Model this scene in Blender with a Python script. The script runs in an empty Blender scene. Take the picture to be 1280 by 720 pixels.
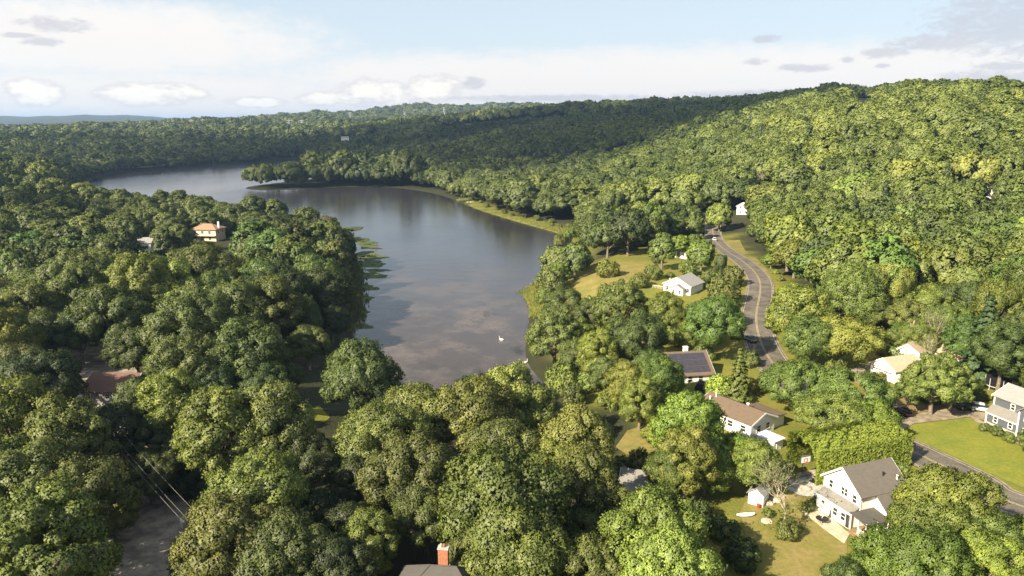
import bpy, bmesh, math, random, time
import numpy as np
from mathutils import Vector, Matrix
T0 = time.time()
R = math.radians
SC = bpy.context.scene
COL = SC.collection
rng = np.random.default_rng(11)
random.seed(7)

# ------------------------------------------------------------------ camera, light, exposure
CAM_H = 50.0; FPX = 914.0; PITCH = R(12.52)
cam = bpy.data.cameras.new('camera'); cam.sensor_width = 36.0; cam.lens = FPX / 1280 * 36
cam.clip_start = 1.0; cam.clip_end = 40000
camo = bpy.data.objects.new('camera', cam); COL.objects.link(camo)
camo.location = (0, 0, CAM_H); camo.rotation_euler = (math.pi / 2 - PITCH, 0, 0)
SC.camera = camo
SUN_AZ = Vector((-0.74, -0.67)).normalized(); SUN_EL = R(33)
sd = Vector((SUN_AZ.x * math.cos(SUN_EL), SUN_AZ.y * math.cos(SUN_EL), math.sin(SUN_EL)))
sun = bpy.data.lights.new('sun', 'SUN'); sun.energy = 4.8; sun.angle = R(0.5); sun.color = (1.0, 0.87, 0.64)
suno = bpy.data.objects.new('sun', sun); COL.objects.link(suno)
suno.rotation_euler = (-sd).to_track_quat('-Z', 'Y').to_euler()
SC.view_settings.view_transform = 'Standard'; SC.view_settings.look = 'None'
SC.view_settings.exposure = 1.5; SC.view_settings.gamma = 1.0; SC.view_settings.use_curve_mapping = False
SC.render.engine = 'CYCLES'
cy = SC.cycles
cy.max_bounces = 6; cy.diffuse_bounces = 2; cy.glossy_bounces = 3; cy.transmission_bounces = 3
cy.transparent_max_bounces = 40; cy.volume_bounces = 0
cy.use_denoising = True; cy.caustics_reflective = False; cy.caustics_refractive = False
cy.use_adaptive_sampling = True; cy.adaptive_threshold = 0.01
cy.sample_clamp_indirect = 5.0

def px_dir(u, v):
    a = u - 640; b = 360 - v
    return a, FPX * math.cos(PITCH) + b * math.sin(PITCH), b * math.cos(PITCH) - FPX * math.sin(PITCH)
def at(u, v, z=0.0):                      # point of height z seen at photo pixel (u, v)
    dx, dy, dz = px_dir(u, v); t = (z - CAM_H) / dz
    return dx * t, dy * t
def proj(x, y, z):
    z = z - CAM_H
    f = y * math.cos(PITCH) - z * math.sin(PITCH); up = y * math.sin(PITCH) + z * math.cos(PITCH)
    return 640 + FPX * x / f, 360 - FPX * up / f

# ------------------------------------------------------------------ world: Nishita sky with clouds
W = bpy.data.worlds.new('World'); SC.world = W; W.use_nodes = True
nt = W.node_tree; nt.nodes.clear()
class NB:                                   # small node builder
    def __init__(s, nt): s.nt = nt
    def n(s, t, **k):
        nd = s.nt.nodes.new(t)
        for a, b in k.items(): setattr(nd, a, b)
        return nd
    def set(s, sock, v):
        if isinstance(v, bpy.types.NodeSocket): s.nt.links.new(v, sock)
        else: sock.default_value = v
    def m(s, op, a, b=None, c=None, clamp=False):
        nd = s.n('ShaderNodeMath', operation=op, use_clamp=clamp)
        for i, v in enumerate((a, b, c)):
            if v is not None: s.set(nd.inputs[i], v)
        return nd.outputs[0]
    def mix(s, f, a, b, blend='MIX'):
        nd = s.n('ShaderNodeMix', data_type='RGBA', blend_type=blend)
        s.set(nd.inputs['Factor'], f); s.set(nd.inputs['A'], a); s.set(nd.inputs['B'], b)
        return [o for o in nd.outputs if o.type == 'RGBA'][0]
    def noise(s, vec, scale, detail=4, rough=0.5, dist=0.0):
        nd = s.n('ShaderNodeTexNoise')
        if vec is not None: s.set(nd.inputs['Vector'], vec)
        nd.inputs['Scale'].default_value = scale; nd.inputs['Detail'].default_value = detail
        nd.inputs['Roughness'].default_value = rough; nd.inputs['Distortion'].default_value = dist
        return nd.outputs[0]
    def ramp(s, f, lo, hi, a=0.0, b=1.0, smooth=True):
        nd = s.n('ShaderNodeMapRange', interpolation_type='SMOOTHSTEP' if smooth else 'LINEAR')
        s.set(nd.inputs['Value'], f)
        nd.inputs['From Min'].default_value = lo; nd.inputs['From Max'].default_value = hi
        nd.inputs['To Min'].default_value = a; nd.inputs['To Max'].default_value = b
        return nd.outputs[0]
b = NB(nt)
sky = b.n('ShaderNodeTexSky', sky_type='NISHITA'); sky.sun_disc = False
sky.sun_elevation = SUN_EL; sky.sun_rotation = math.atan2(sd.x, sd.y)
sky.altitude = 200; sky.air_density = 1.0; sky.dust_density = 1.2; sky.ozone_density = 1.0
SKY_K = 0.10
tc = b.n('ShaderNodeTexCoord').outputs['Generated']
sep = b.n('ShaderNodeSeparateXYZ'); b.set(sep.inputs[0], tc)
az = b.m('ARCTAN2', sep.outputs[0], sep.outputs[1]); el = b.m('ARCSINE', sep.outputs[2])
comb = b.n('ShaderNodeCombineXYZ'); b.set(comb.inputs[0], az); b.set(comb.inputs[1], b.m('MULTIPLY', el, 2.2))
skv = comb.outputs[0]
nz = b.noise(skv, 22, 7, 0.6); nz2 = b.noise(skv, 75, 5, 0.6)
nzs = b.m('ADD', b.m('MULTIPLY', b.m('SUBTRACT', nz, 0.5), 2.0), b.m('MULTIPLY', b.m('SUBTRACT', nz2, 0.5), 0.8))
def field(blobs, amp, nzs=nzs):
    out = None
    for (u, v, hw, hh) in blobs:
        dx, dy, dz = px_dir(u, v); a0 = math.atan2(dx, dy); e0 = math.atan2(dz, math.hypot(dx, dy))
        wa = hw / FPX * 0.95; we = hh / FPX
        p = b.m('POWER', b.m('ABSOLUTE', b.m('DIVIDE', b.m('SUBTRACT', az, a0), wa)), 2.0)
        q = b.m('POWER', b.m('ABSOLUTE', b.m('DIVIDE', b.m('SUBTRACT', el, e0), we)), 2.0)
        f = b.m('SUBTRACT', 1.0, b.m('ADD', p, q))
        out = f if out is None else b.m('MAXIMUM', out, f)
    return b.m('ADD', b.m('MAXIMUM', out, -3.0), b.m('MULTIPLY', nzs, amp))
veil = field([(110, 48, 260, 42), (900, 100, 640, 38), (1240, 104, 300, 40), (560, 104, 230, 36), (200, 118, 300, 26)], 0.75)
puff = field([(45, 116, 34, 15), (185, 117, 62, 16), (228, 118, 30, 10), (470, 116, 62, 18), (542, 110, 40, 18), (400, 124, 30, 11), (320, 128, 40, 7)], 1.25)
dark = field([(70, 31, 36, 8), (52, 52, 20, 4.5), (20, 44, 22, 3), (958, 49, 18, 5.5), (1000, 85, 34, 5), (944, 77, 15, 4.5), (1058, 75, 9, 3.5), (1102, 82, 9, 3), (1290, 24, 100, 38), (1199, 27, 24, 10), (1168, 53, 58, 9), (1108, 66, 28, 6), (1262, 82, 32, 5), (1235, 96, 60, 8), (592, 103, 16, 8), (700, 123, 160, 5), (960, 118, 120, 6)], 1.0, b.m('ADD', b.m('MULTIPLY', nzs, 0.6), b.m('MULTIPLY', b.m('SUBTRACT', b.noise(skv, 60, 6, 0.65, 0.6), 0.5), 3.2)))
skc = b.n('ShaderNodeVectorMath', operation='SCALE'); b.set(skc.inputs[0], sky.outputs[0]); skc.inputs['Scale'].default_value = SKY_K
base = skc.outputs[0]
K = {}
# high thin haze whitens the whole sky, more towards the horizon, everywhere round the compass
hz = b.ramp(el, -0.02, 0.34, 0.92, 0.45)
base = b.mix(hz, base, (0.76, 0.87, 0.955, 1))
gen = b.noise(skv, 4.0, 8, 0.6); gen = b.m('MULTIPLY', b.ramp(gen, 0.5, 0.72), 0.55)
gen = b.m('MULTIPLY', gen, b.ramp(el, 0.12, 0.3))
base = b.mix(gen, base, (0.86, 0.87, 0.88, 1))
low = b.ramp(el, 0.0, 0.075, 0.75, 0.0)
base = b.mix(low, base, (0.80, 0.785, 0.80, 1))
base = b.mix(b.m('MULTIPLY', b.ramp(veil, -0.55, 0.8), 0.85), base, (0.98, 0.925, 0.875, 1))
base = b.mix(b.m('MULTIPLY', b.ramp(puff, 0.0, 0.4), 0.9), base, b.mix(b.ramp(b.m('ADD', puff, b.m('MULTIPLY', nz2, 0.6)), 0.4, 1.3), (0.78, 0.75, 0.76, 1), (1.12, 1.06, 0.95, 1)))
base = b.mix(b.m('MULTIPLY', b.ramp(dark, -0.3, 0.9), 0.62), base, (0.56, 0.565, 0.63, 1))
bg = b.n('ShaderNodeBackground'); b.set(bg.inputs['Color'], base); bg.inputs['Strength'].default_value = 0.40
wo = b.n('ShaderNodeOutputWorld'); b.set(wo.inputs[0], bg.outputs[0])

# ------------------------------------------------------------------ helpers: objects
def tag(o, label=None, cat=None, group=None, kind=None):
    if label: o['label'] = label
    if cat: o['category'] = cat
    if group: o['group'] = group
    if kind: o['kind'] = kind
    return o
def link(o, parent=None):
    COL.objects.link(o)
    if parent is not None: o.parent = parent
    return o
def empty(name, loc=(0, 0, 0), rz=0.0, sc=None):
    o = bpy.data.objects.new(name, None); o.location = loc; o.rotation_euler = (0, 0, rz)
    if sc: o.scale = sc
    o.empty_display_size = 0.5
    return link(o)
def copy_tree(o, parent=None):
    c = o.copy(); link(c, parent)
    for ch in o.children: copy_tree(ch, c)
    return c
class MB:
    def __init__(s): s.v = []; s.f = []
    def add(s, vs, fs):
        k = len(s.v); s.v += [tuple(p) for p in vs]; s.f += [tuple(i + k for i in f) for f in fs]; return s
    def box(s, x0, x1, y0, y1, z0, z1):
        return s.add([(x0, y0, z0), (x1, y0, z0), (x1, y1, z0), (x0, y1, z0), (x0, y0, z1), (x1, y0, z1), (x1, y1, z1), (x0, y1, z1)],
                     [(3, 2, 1, 0), (4, 5, 6, 7), (0, 1, 5, 4), (1, 2, 6, 5), (2, 3, 7, 6), (3, 0, 4, 7)])
    def prism(s, prof, y0, y1):               # profile of (x, z), counter-clockwise seen from -y
        n = len(prof)
        return s.add([(x, y0, z) for x, z in prof] + [(x, y1, z) for x, z in prof],
                     [tuple(range(n)), tuple(range(2 * n - 1, n - 1, -1))] + [(i, i + n, (i + 1) % n + n, (i + 1) % n) for i in range(n)])
    def prismx(s, prof, x0, x1):              # profile of (y, z)
        n = len(prof)
        return s.add([(x0, y, z) for y, z in prof] + [(x1, y, z) for y, z in prof],
                     [tuple(range(n - 1, -1, -1)), tuple(range(n, 2 * n))] + [(i, (i + 1) % n, (i + 1) % n + n, i + n) for i in range(n)])
    def slab(s, pts, t):                      # flat polygon thickened downwards by t
        n = len(pts)
        return s.add(list(pts) + [(x, y, z - t) for x, y, z in pts],
                     [tuple(range(n)), tuple(range(2 * n - 1, n - 1, -1))] + [(i, i + n, (i + 1) % n + n, (i + 1) % n) for i in range(n)])
    def tube(s, pts, rad, n=6, cap=True):
        pts = [Vector(p) for p in pts]; rings = []
        for i, p in enumerate(pts):
            d = (pts[min(i + 1, len(pts) - 1)] - pts[max(i - 1, 0)]).normalized()
            a = d.orthogonal().normalized() if abs(d.z) > 0.99 else d.cross(Vector((0, 0, 1))).normalized()
            c = d.cross(a); r = rad[i] if hasattr(rad, '__len__') else rad
            rings.append([p + (a * math.cos(2 * math.pi * k / n) + c * math.sin(2 * math.pi * k / n)) * r for k in range(n)])
        vs = [q for ring in rings for q in ring]; fs = []
        for i in range(len(pts) - 1):
            for k in range(n):
                k2 = (k + 1) % n; fs.append((i * n + k, i * n + k2, (i + 1) * n + k2, (i + 1) * n + k))
        if cap: fs += [tuple(range(n - 1, -1, -1)), tuple((len(pts) - 1) * n + k for k in range(n))]
        return s.add(vs, fs)
    def lathe(s, prof, n=16, c=(0, 0)):       # (r, z)
        vs = [(c[0] + r * math.cos(2 * math.pi * k / n), c[1] + r * math.sin(2 * math.pi * k / n), z) for r, z in prof for k in range(n)]
        fs = [(i * n + k, i * n + (k + 1) % n, (i + 1) * n + (k + 1) % n, (i + 1) * n + k) for i in range(len(prof) - 1) for k in range(n)]
        fs += [tuple(range(n - 1, -1, -1)), tuple((len(prof) - 1) * n + k for k in range(n))]
        return s.add(vs, fs)
    def mesh(s, name, mat, smooth=False, fix=True):
        me = bpy.data.meshes.new(name); me.from_pydata(s.v, [], s.f)
        if fix:
            bm = bmesh.new(); bm.from_mesh(me); bmesh.ops.recalc_face_normals(bm, faces=bm.faces); bm.to_mesh(me); bm.free()
        me.materials.append(mat)
        if smooth: me.shade_smooth()
        return me
    def build(s, name, mat, parent=None, smooth=False, label=None):
        o = bpy.data.objects.new(name, s.mesh(name, mat, smooth)); link(o, parent)
        if label: o['label'] = label
        return o

# ------------------------------------------------------------------ materials
def lin(h): return tuple(((c / 255) / 12.92 if c / 255 < 0.04045 else ((c / 255 + 0.055) / 1.055) ** 2.4) for c in h) + (1,)
def material(name, col, rough=0.8, spec=0.3, var=0.15, scale=1.2, bump=0.0, bscale=20, col2=None, metal=0.0, detail=5):
    m = bpy.data.materials.new(name); m.use_nodes = True; nb = NB(m.node_tree); P = m.node_tree.nodes['Principled BSDF']
    P.inputs['Roughness'].default_value = rough; P.inputs['Specular IOR Level'].default_value = spec; P.inputs['Metallic'].default_value = metal
    geo = nb.n('ShaderNodeNewGeometry').outputs['Position']
    n = nb.noise(geo, scale, detail, 0.6)
    c2 = col2 or tuple(x * (1 - var * 2) for x in col[:3]); c1 = col if col2 else tuple(min(1, x * (1 + var)) for x in col[:3])
    fine = nb.ramp(nb.noise(geo, scale * 7.3, 4, 0.7), 0.3, 0.7, 0.84, 1.14)
    fc = nb.n('ShaderNodeCombineColor')
    for q in range(3): nb.set(fc.inputs[q], fine)
    nb.set(P.inputs['Base Color'], nb.mix(1.0, nb.mix(nb.ramp(n, 0.3, 0.7), tuple(c1[:3]) + (1,), tuple(c2[:3]) + (1,)), fc.outputs[0], 'MULTIPLY'))
    if bump:
        bn = nb.n('ShaderNodeBump'); bn.inputs['Strength'].default_value = bump; bn.inputs['Distance'].default_value = 0.1
        nb.set(bn.inputs['Height'], nb.noise(geo, bscale, 4, 0.6)); nb.set(P.inputs['Normal'], bn.outputs[0])
    return m
def lined(name, col, period, axis=2, depth=0.02, rough=0.7, var=0.08, dark=0.55, spec=0.3):
    # clapboard or shingle courses: fine relief too small to pick apart in the photo, in object space
    m = bpy.data.materials.new(name); m.use_nodes = True; nb = NB(m.node_tree); P = m.node_tree.nodes['Principled BSDF']
    P.inputs['Roughness'].default_value = rough; P.inputs['Specular IOR Level'].default_value = spec
    oc = nb.n('ShaderNodeTexCoord').outputs['Object']; sp = nb.n('ShaderNodeSeparateXYZ'); nb.set(sp.inputs[0], oc)
    f = nb.m('FRACT', nb.m('DIVIDE', sp.outputs[axis], period))
    n = nb.noise(oc, 1.5, 5, 0.65); n2 = nb.noise(oc, 9, 3, 0.6)
    c = nb.mix(nb.ramp(n, 0.3, 0.7), tuple(x * (1 + var) for x in col[:3]) + (1,), tuple(x * (1 - var) for x in col[:3]) + (1,))
    c = nb.mix(nb.ramp(n2, 0.4, 0.8, 0, 0.35), c, tuple(x * dark for x in col[:3]) + (1,))
    nb.set(P.inputs['Base Color'], c)
    bn = nb.n('ShaderNodeBump'); bn.inputs['Strength'].default_value = 0.6; bn.inputs['Distance'].default_value = depth
    nb.set(bn.inputs['Height'], f); nb.set(P.inputs['Normal'], bn.outputs[0])
    return m
def foliage(name, lo, hi, alt, trans=0.28):
    m = bpy.data.materials.new(name); m.use_nodes = True; nt = m.node_tree; nt.nodes.clear(); nb = NB(nt)
    oi = nb.n('ShaderNodeObjectInfo')
    tone = nb.n('ShaderNodeAttribute', attribute_name='tone').outputs['Fac']
    loc = oi.outputs['Location']
    patch = nb.noise(loc, 0.011, 3, 0.5)
    c = nb.mix(oi.outputs['Random'], lo, hi)
    c = nb.mix(nb.m('MULTIPLY', nb.ramp(patch, 0.45, 0.7), 0.6), c, alt)
    sp = nb.n('ShaderNodeSeparateXYZ'); nb.set(sp.inputs[0], loc)
    # leaf colour is paler and yellower east of the lake than west of it
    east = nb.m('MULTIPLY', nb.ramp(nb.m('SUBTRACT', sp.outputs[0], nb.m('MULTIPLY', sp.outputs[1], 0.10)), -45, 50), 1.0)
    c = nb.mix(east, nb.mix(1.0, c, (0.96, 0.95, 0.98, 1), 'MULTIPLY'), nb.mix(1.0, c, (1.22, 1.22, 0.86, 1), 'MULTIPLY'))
    stand = nb.ramp(nb.noise(loc, 0.0065, 4, 0.65), 0.36, 0.64); c = nb.mix(stand, nb.mix(1.0, c, (0.76, 0.82, 0.86, 1), 'MULTIPLY'), nb.mix(1.0, c, (1.16, 1.14, 1.02, 1), 'MULTIPLY'))
    r2 = nb.m('FRACT', nb.m('MULTIPLY', oi.outputs['Random'], 7.31))
    c = nb.mix(nb.ramp(r2, 0.80, 1.0, 0, 0.32), c, nb.mix(1.0, c, (1.5, 1.32, 0.8, 1), 'MULTIPLY')); c = nb.mix(nb.ramp(r2, 0.0, 0.22, 0.45, 0), c, nb.mix(1.0, c, (0.55, 0.62, 0.7, 1), 'MULTIPLY'))
    c = nb.mix(1.0, c, oi.outputs['Color'], 'MULTIPLY')
    hs = nb.n('ShaderNodeHueSaturation'); nb.set(hs.inputs['Color'], c); hs.inputs['Saturation'].default_value = 0.91
    nb.set(hs.inputs['Value'], nb.ramp(tone, 0, 1, 0.62, 1.42, False))
    nb.set(hs.inputs['Hue'], nb.ramp(tone, 0, 1, 0.516, 0.498, False))
    col = hs.outputs[0]
    d = nb.n('ShaderNodeBsdfDiffuse'); nb.set(d.inputs['Color'], col)
    t = nb.n('ShaderNodeBsdfTranslucent'); nb.set(t.inputs['Color'], nb.mix(1.0, col, (1.15, 1.1, 0.6, 1), 'MULTIPLY'))
    g = nb.n('ShaderNodeBsdfGlossy'); g.inputs['Color'].default_value = (1, 1, 1, 1); g.inputs['Roughness'].default_value = 0.55
    m1 = nb.n('ShaderNodeMixShader'); m1.inputs[0].default_value = trans; nb.set(m1.inputs[1], d.outputs[0]); nb.set(m1.inputs[2], t.outputs[0])
    m2 = nb.n('ShaderNodeMixShader'); m2.inputs[0].default_value = 0.022; nb.set(m2.inputs[1], m1.outputs[0]); nb.set(m2.inputs[2], g.outputs[0])
    o = nb.n('ShaderNodeOutputMaterial'); nb.set(o.inputs[0], m2.outputs[0])
    return m
M = {}
M['leaf'] = foliage('leaf', (0.085, 0.112, 0.030, 1), (0.150, 0.178, 0.042, 1), (0.115, 0.143, 0.042, 1))
M['needle'] = foliage('needle', (0.030, 0.052, 0.022, 1), (0.045, 0.068, 0.028, 1), (0.036, 0.058, 0.026, 1), 0.12)
M['bark'] = material('bark', (0.20, 0.165, 0.125), 0.95, 0.1, 0.25, 3, 0.5, 9)
M['palebark'] = material('palebark', (0.42, 0.36, 0.27), 0.95, 0.1, 0.2, 3, 0.4, 9)
M['asphalt'] = material('asphalt', (0.135, 0.118, 0.100), 0.93, 0.25, 0.18, 0.35, 0.3, 30)
M['oldasphalt'] = material('oldasphalt', (0.29, 0.245, 0.20), 0.95, 0.2, 0.22, 0.5, 0.3, 30)
M['gravel'] = material('gravel', (0.27, 0.225, 0.165), 0.95, 0.2, 0.2, 0.7, 0.4, 25)
M['dirt'] = material('dirt', (0.26, 0.165, 0.095), 0.98, 0.1, 0.2, 0.5, 0.5, 12, col2=(0.17, 0.14, 0.06))
M['concrete'] = material('concrete', (0.42, 0.40, 0.36), 0.9, 0.2, 0.1, 1.5)
M['lawn'] = material('lawn', (0.20, 0.205, 0.034), 0.95, 0.1, 0.2, 0.25, 0.6, 18, col2=(0.145, 0.17, 0.03))
M['yard'] = material('yard', (0.165, 0.165, 0.036), 0.95, 0.1, 0.2, 0.22, 0.6, 15, col2=(0.24, 0.19, 0.075))
M['meadow'] = material('meadow', (0.24, 0.19, 0.065), 0.98, 0.1, 0.2, 0.16, 0.8, 9, col2=(0.15, 0.15, 0.042))
M['roadline'] = material('roadline', (0.36, 0.29, 0.16), 0.8, 0.2, 0.2, 2)
M['whiteline'] = material('whiteline', (0.40, 0.36, 0.27), 0.8, 0.2, 0.2, 2)
M['white'] = lined('white', (0.78, 0.76, 0.72), 0.18, 2, 0.012, var=0.03, dark=0.9)
M['trim'] = material('trim', (0.80, 0.78, 0.74), 0.6, 0.3, 0.05, 3)
M['greysiding'] = lined('greysiding', (0.088, 0.098, 0.115), 0.18, 2, 0.012, dark=0.85)
M['darksiding'] = lined('darksiding', (0.24, 0.23, 0.235), 0.2, 2, 0.012, dark=0.85)
M['cream'] = lined('cream', (0.60, 0.50, 0.36), 0.2, 2, 0.012, dark=0.9)
M['shingle_brown'] = lined('shingle_brown', (0.135, 0.098, 0.070), 0.3, 2, 0.03, 0.9)
M['shingle_taupe'] = lined('shingle_taupe', (0.125, 0.110, 0.096), 0.3, 2, 0.03, 0.9)
M['shingle_grey'] = lined('shingle_grey', (0.20, 0.19, 0.175), 0.3, 2, 0.03, 0.9)
M['shingle_lightgrey'] = lined('shingle_lightgrey', (0.27, 0.265, 0.26), 0.3, 2, 0.03, 0.9)
M['shingle_tan'] = lined('shingle_tan', (0.42, 0.33, 0.23), 0.3, 2, 0.03, 0.9)
M['shingle_red'] = lined('shingle_red', (0.145, 0.085, 0.068), 0.3, 2, 0.03, 0.9)
M['shingle_dark'] = lined('shingle_dark', (0.085, 0.080, 0.075), 0.3, 2, 0.03, 0.9)
M['tile_orange'] = lined('tile_orange', (0.30, 0.19, 0.125), 0.35, 2, 0.04, 0.85)
M['brick'] = material('brick', (0.36, 0.15, 0.09), 0.9, 0.2, 0.15, 6, 0.3, 20)
M['glass'] = material('glass', (0.03, 0.034, 0.04), 0.08, 0.6, 0.1, 2)
M['solar'] = material('solar', (0.045, 0.042, 0.055), 0.25, 0.5, 0.1, 2)
M['blackcar'] = material('blackcar', (0.012, 0.012, 0.014), 0.18, 0.6, 0.1, 2)
M['whitecar'] = material('whitecar', (0.75, 0.74, 0.72), 0.2, 0.5, 0.03, 2)
M['bluecar'] = material('bluecar', (0.03, 0.09, 0.30), 0.2, 0.5, 0.05, 2)
M['greycar'] = material('greycar', (0.12, 0.12, 0.125), 0.2, 0.5, 0.05, 2)
M['rubber'] = material('rubber', (0.02, 0.02, 0.02), 0.9, 0.2, 0.1, 2)
M['chrome'] = material('chrome', (0.6, 0.6, 0.6), 0.25, 0.5, 0.05, 2, metal=1.0)
M['lamp'] = material('lamp', (0.8, 0.8, 0.78), 0.1, 0.6, 0.03, 2)
M['redlamp'] = material('redlamp', (0.4, 0.02, 0.02), 0.2, 0.6, 0.03, 2)
M['wood'] = material('wood', (0.30, 0.21, 0.12), 0.9, 0.2, 0.2, 2)
M['polewood'] = material('polewood', (0.55, 0.44, 0.30), 0.95, 0.1, 0.2, 1)
M['wire'] = material('wire', (0.26, 0.25, 0.23), 0.5, 0.4, 0.05, 1)
M['steel'] = material('steel', (0.55, 0.55, 0.54), 0.6, 0.4, 0.05, 1)
M['black'] = material('black', (0.018, 0.018, 0.02), 0.7, 0.3, 0.1, 1)
M['canvas'] = material('canvas', (0.72, 0.66, 0.50), 0.9, 0.1, 0.1, 1)
M['red'] = material('red', (0.45, 0.05, 0.03), 0.6, 0.3, 0.1, 1)
M['stone'] = material('stone', (0.40, 0.35, 0.27), 0.95, 0.1, 0.25, 2)
M['sand'] = material('sand', (0.50, 0.44, 0.33), 0.98, 0.1, 0.12, 0.3)
M['lily'] = material('lily', (0.10, 0.125, 0.035), 0.8, 0.2, 0.25, 0.4, col2=(0.06, 0.08, 0.025))
M['reed'] = material('reed', (0.17, 0.17, 0.045), 0.9, 0.1, 0.3, 0.3, col2=(0.11, 0.13, 0.03))
M['darkwood'] = material('darkwood', (0.06, 0.05, 0.04), 0.9, 0.2, 0.2, 2)

# ------------------------------------------------------------------ terrain
LAKE_Z = -5.0
LAKE = [(8, 124), (13, 138), (9, 151), (5, 168), (6, 188), (8, 219), (5, 241), (14, 262), (21, 293), (30, 340), (33, 362), (22, 390), (5, 427),
        (-21, 490), (-51, 587), (-82, 645), (-119, 682), (-160, 672), (-205, 640), (-228, 646), (-243, 668), (-236, 712), (-205, 780), (-215, 870),
        (-268, 1010), (-285, 1090), (-320, 1230), (-352, 1290), (-380, 1200), (-400, 1110), (-425, 1040), (-452, 945), (-474, 890), (-452, 800),
        (-405, 680), (-335, 560), (-270, 480), (-190, 436), (-140, 424), (-112, 408), (-94, 385), (-80, 340), (-66, 300), (-58, 268), (-50, 230),
        (-46, 205), (-47, 188), (-44, 165), (-34, 146), (-14, 132)]
def chaikin(P, k=2):
    P = np.array(P, float)
    for _ in range(k):
        Q = np.roll(P, -1, 0); P = np.stack([0.75 * P + 0.25 * Q, 0.25 * P + 0.75 * Q], 1).reshape(-1, 2)
    return P
LK = chaikin(LAKE, 2)
def poly_sd(P, x, y):                        # signed distance, negative inside
    x = np.asarray(x, float).ravel(); y = np.asarray(y, float).ravel()
    d2 = np.full(x.shape, 1e18); ins = np.zeros(x.shape, bool)
    Q = np.roll(P, -1, 0)
    for (ax, ay), (bx, by) in zip(P, Q):
        ex, ey = bx - ax, by - ay; t = np.clip(((x - ax) * ex + (y - ay) * ey) / (ex * ex + ey * ey + 1e-9), 0, 1)
        d2 = np.minimum(d2, (x - ax - t * ex) ** 2 + (y - ay - t * ey) ** 2)
        c = (ay > y) != (by > y)
        if ey != 0: ins ^= c & (x < (bx - ax) * (y - ay) / ey + ax)
    return np.where(ins, -1, 1) * np.sqrt(d2)
def smooth01(t): t = np.clip(t, 0, 1); return t * t * (3 - 2 * t)
CT = [  # azimuth tangent x/y, distance, ground height
    (-0.7, 60, 0), (0, 60, 0), (0.7, 60, 0), (-0.7, 150, 0), (-0.35, 150, 0), (0, 150, -3), (0.35, 150, 0), (0.7, 140, 0), (0.7, 220, 2), (0.5, 220, 1),
    (-0.7, 330, 0), (-0.4, 330, -1), (-0.2, 330, -3), (0.1, 330, -2), (0.25, 320, 0), (0.42, 320, 2), (0.7, 300, 7),
    (0.64, 370, 15), (0.64, 450, 32), (0.64, 550, 50), (0.62, 670, 63), (0.62, 850, 72), (0.62, 1300, 86), (0.68, 2600, 80), (0.8, 450, 30), (0.9, 700, 62),
    (0.45, 390, 5), (0.40, 430, 15), (0.40, 520, 37), (0.40, 760, 61), (0.40, 1200, 86), (0.40, 2200, 92),
    (0.52, 390, 12), (0.52, 470, 32), (0.52, 580, 52), (0.52, 850, 73),
    (0.28, 430, 2), (0.28, 520, 13), (0.28, 680, 32), (0.28, 950, 55), (0.28, 1400, 79), (0.28, 2400, 84),
    (0.17, 430, -2), (0.17, 600, 2), (0.17, 800, 17), (0.17, 1100, 43), (0.17, 1500, 76), (0.17, 2300, 80),
    (0.08, 500, -3), (0.06, 800, 4), (0.06, 1200, 36), (0.08, 1700, 76), (0.08, 2300, 72),
    (-0.02, 520, -4), (-0.03, 700, -4), (-0.03, 900, 4), (-0.03, 1300, 31), (-0.03, 1900, 66), (-0.02, 2500, 54), (-0.02, 3400, 82), (-0.02, 4200, 90),
    (-0.17, 720, -4), (-0.17, 900, -2), (-0.17, 1400, 20), (-0.17, 2200, 40), (-0.145, 3500, 80), (-0.23, 3300, 46), (-0.075, 3400, 62),
    (-0.30, 1150, -3), (-0.33, 1400, 6), (-0.35, 1800, 20), (-0.33, 2600, 46), (-0.27, 3000, 66),
    (-0.57, 1100, -2), (-0.57, 1700, 16), (-0.55, 2200, 26), (-0.46, 2300, 34), (-0.7, 560, 3), (-0.75, 800, 6), (-0.72, 1500, 18), (-0.68, 2400, 20), (-0.6, 3200, 8),
    (-0.7, 9000, 92), (-0.6, 8500, 104), (-0.52, 9000, 100), (-0.46, 9000, 84), (-0.58, 6000, 62), (-0.62, 5400, 40), (-0.53, 5600, 92), (-0.4, 9000, 70), (0, 9000, 60), (0.7, 9000, 60), (-0.3, 5000, 30), (0.3, 5000, 70), (0, 6000, 50), (-0.7, 4500, 8), (-0.5, 4200, 10)]
_ct = np.array(CT); _cp = np.stack([np.arctan(_ct[:, 0]) * 1.5, np.log(_ct[:, 1])], 1); _cz = _ct[:, 2]
SG = 0.19
def _w(p):
    d2 = ((p[:, None, :] - _cp[None]) ** 2).sum(2); w = np.exp(-d2 / (2 * SG * SG)) + 1e-7 / (1 + d2 * 8) ** 2
    return w / w.sum(1, keepdims=True)
_c = _cz.copy()
for _ in range(12): _c += 0.8 * (_cz - _w(_cp) @ _c)
def vnoise(x, y, s, seed):                   # cheap smooth noise, -1..1
    r = np.random.default_rng(seed); o = np.zeros_like(x)
    for k in range(6):
        a = r.uniform(0, 6.28); f = r.uniform(0.6, 1.6) / s; o += np.sin((x * math.cos(a) + y * math.sin(a)) * f * 6.28 + r.uniform(0, 6.28))
    return o / 3.2
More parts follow.
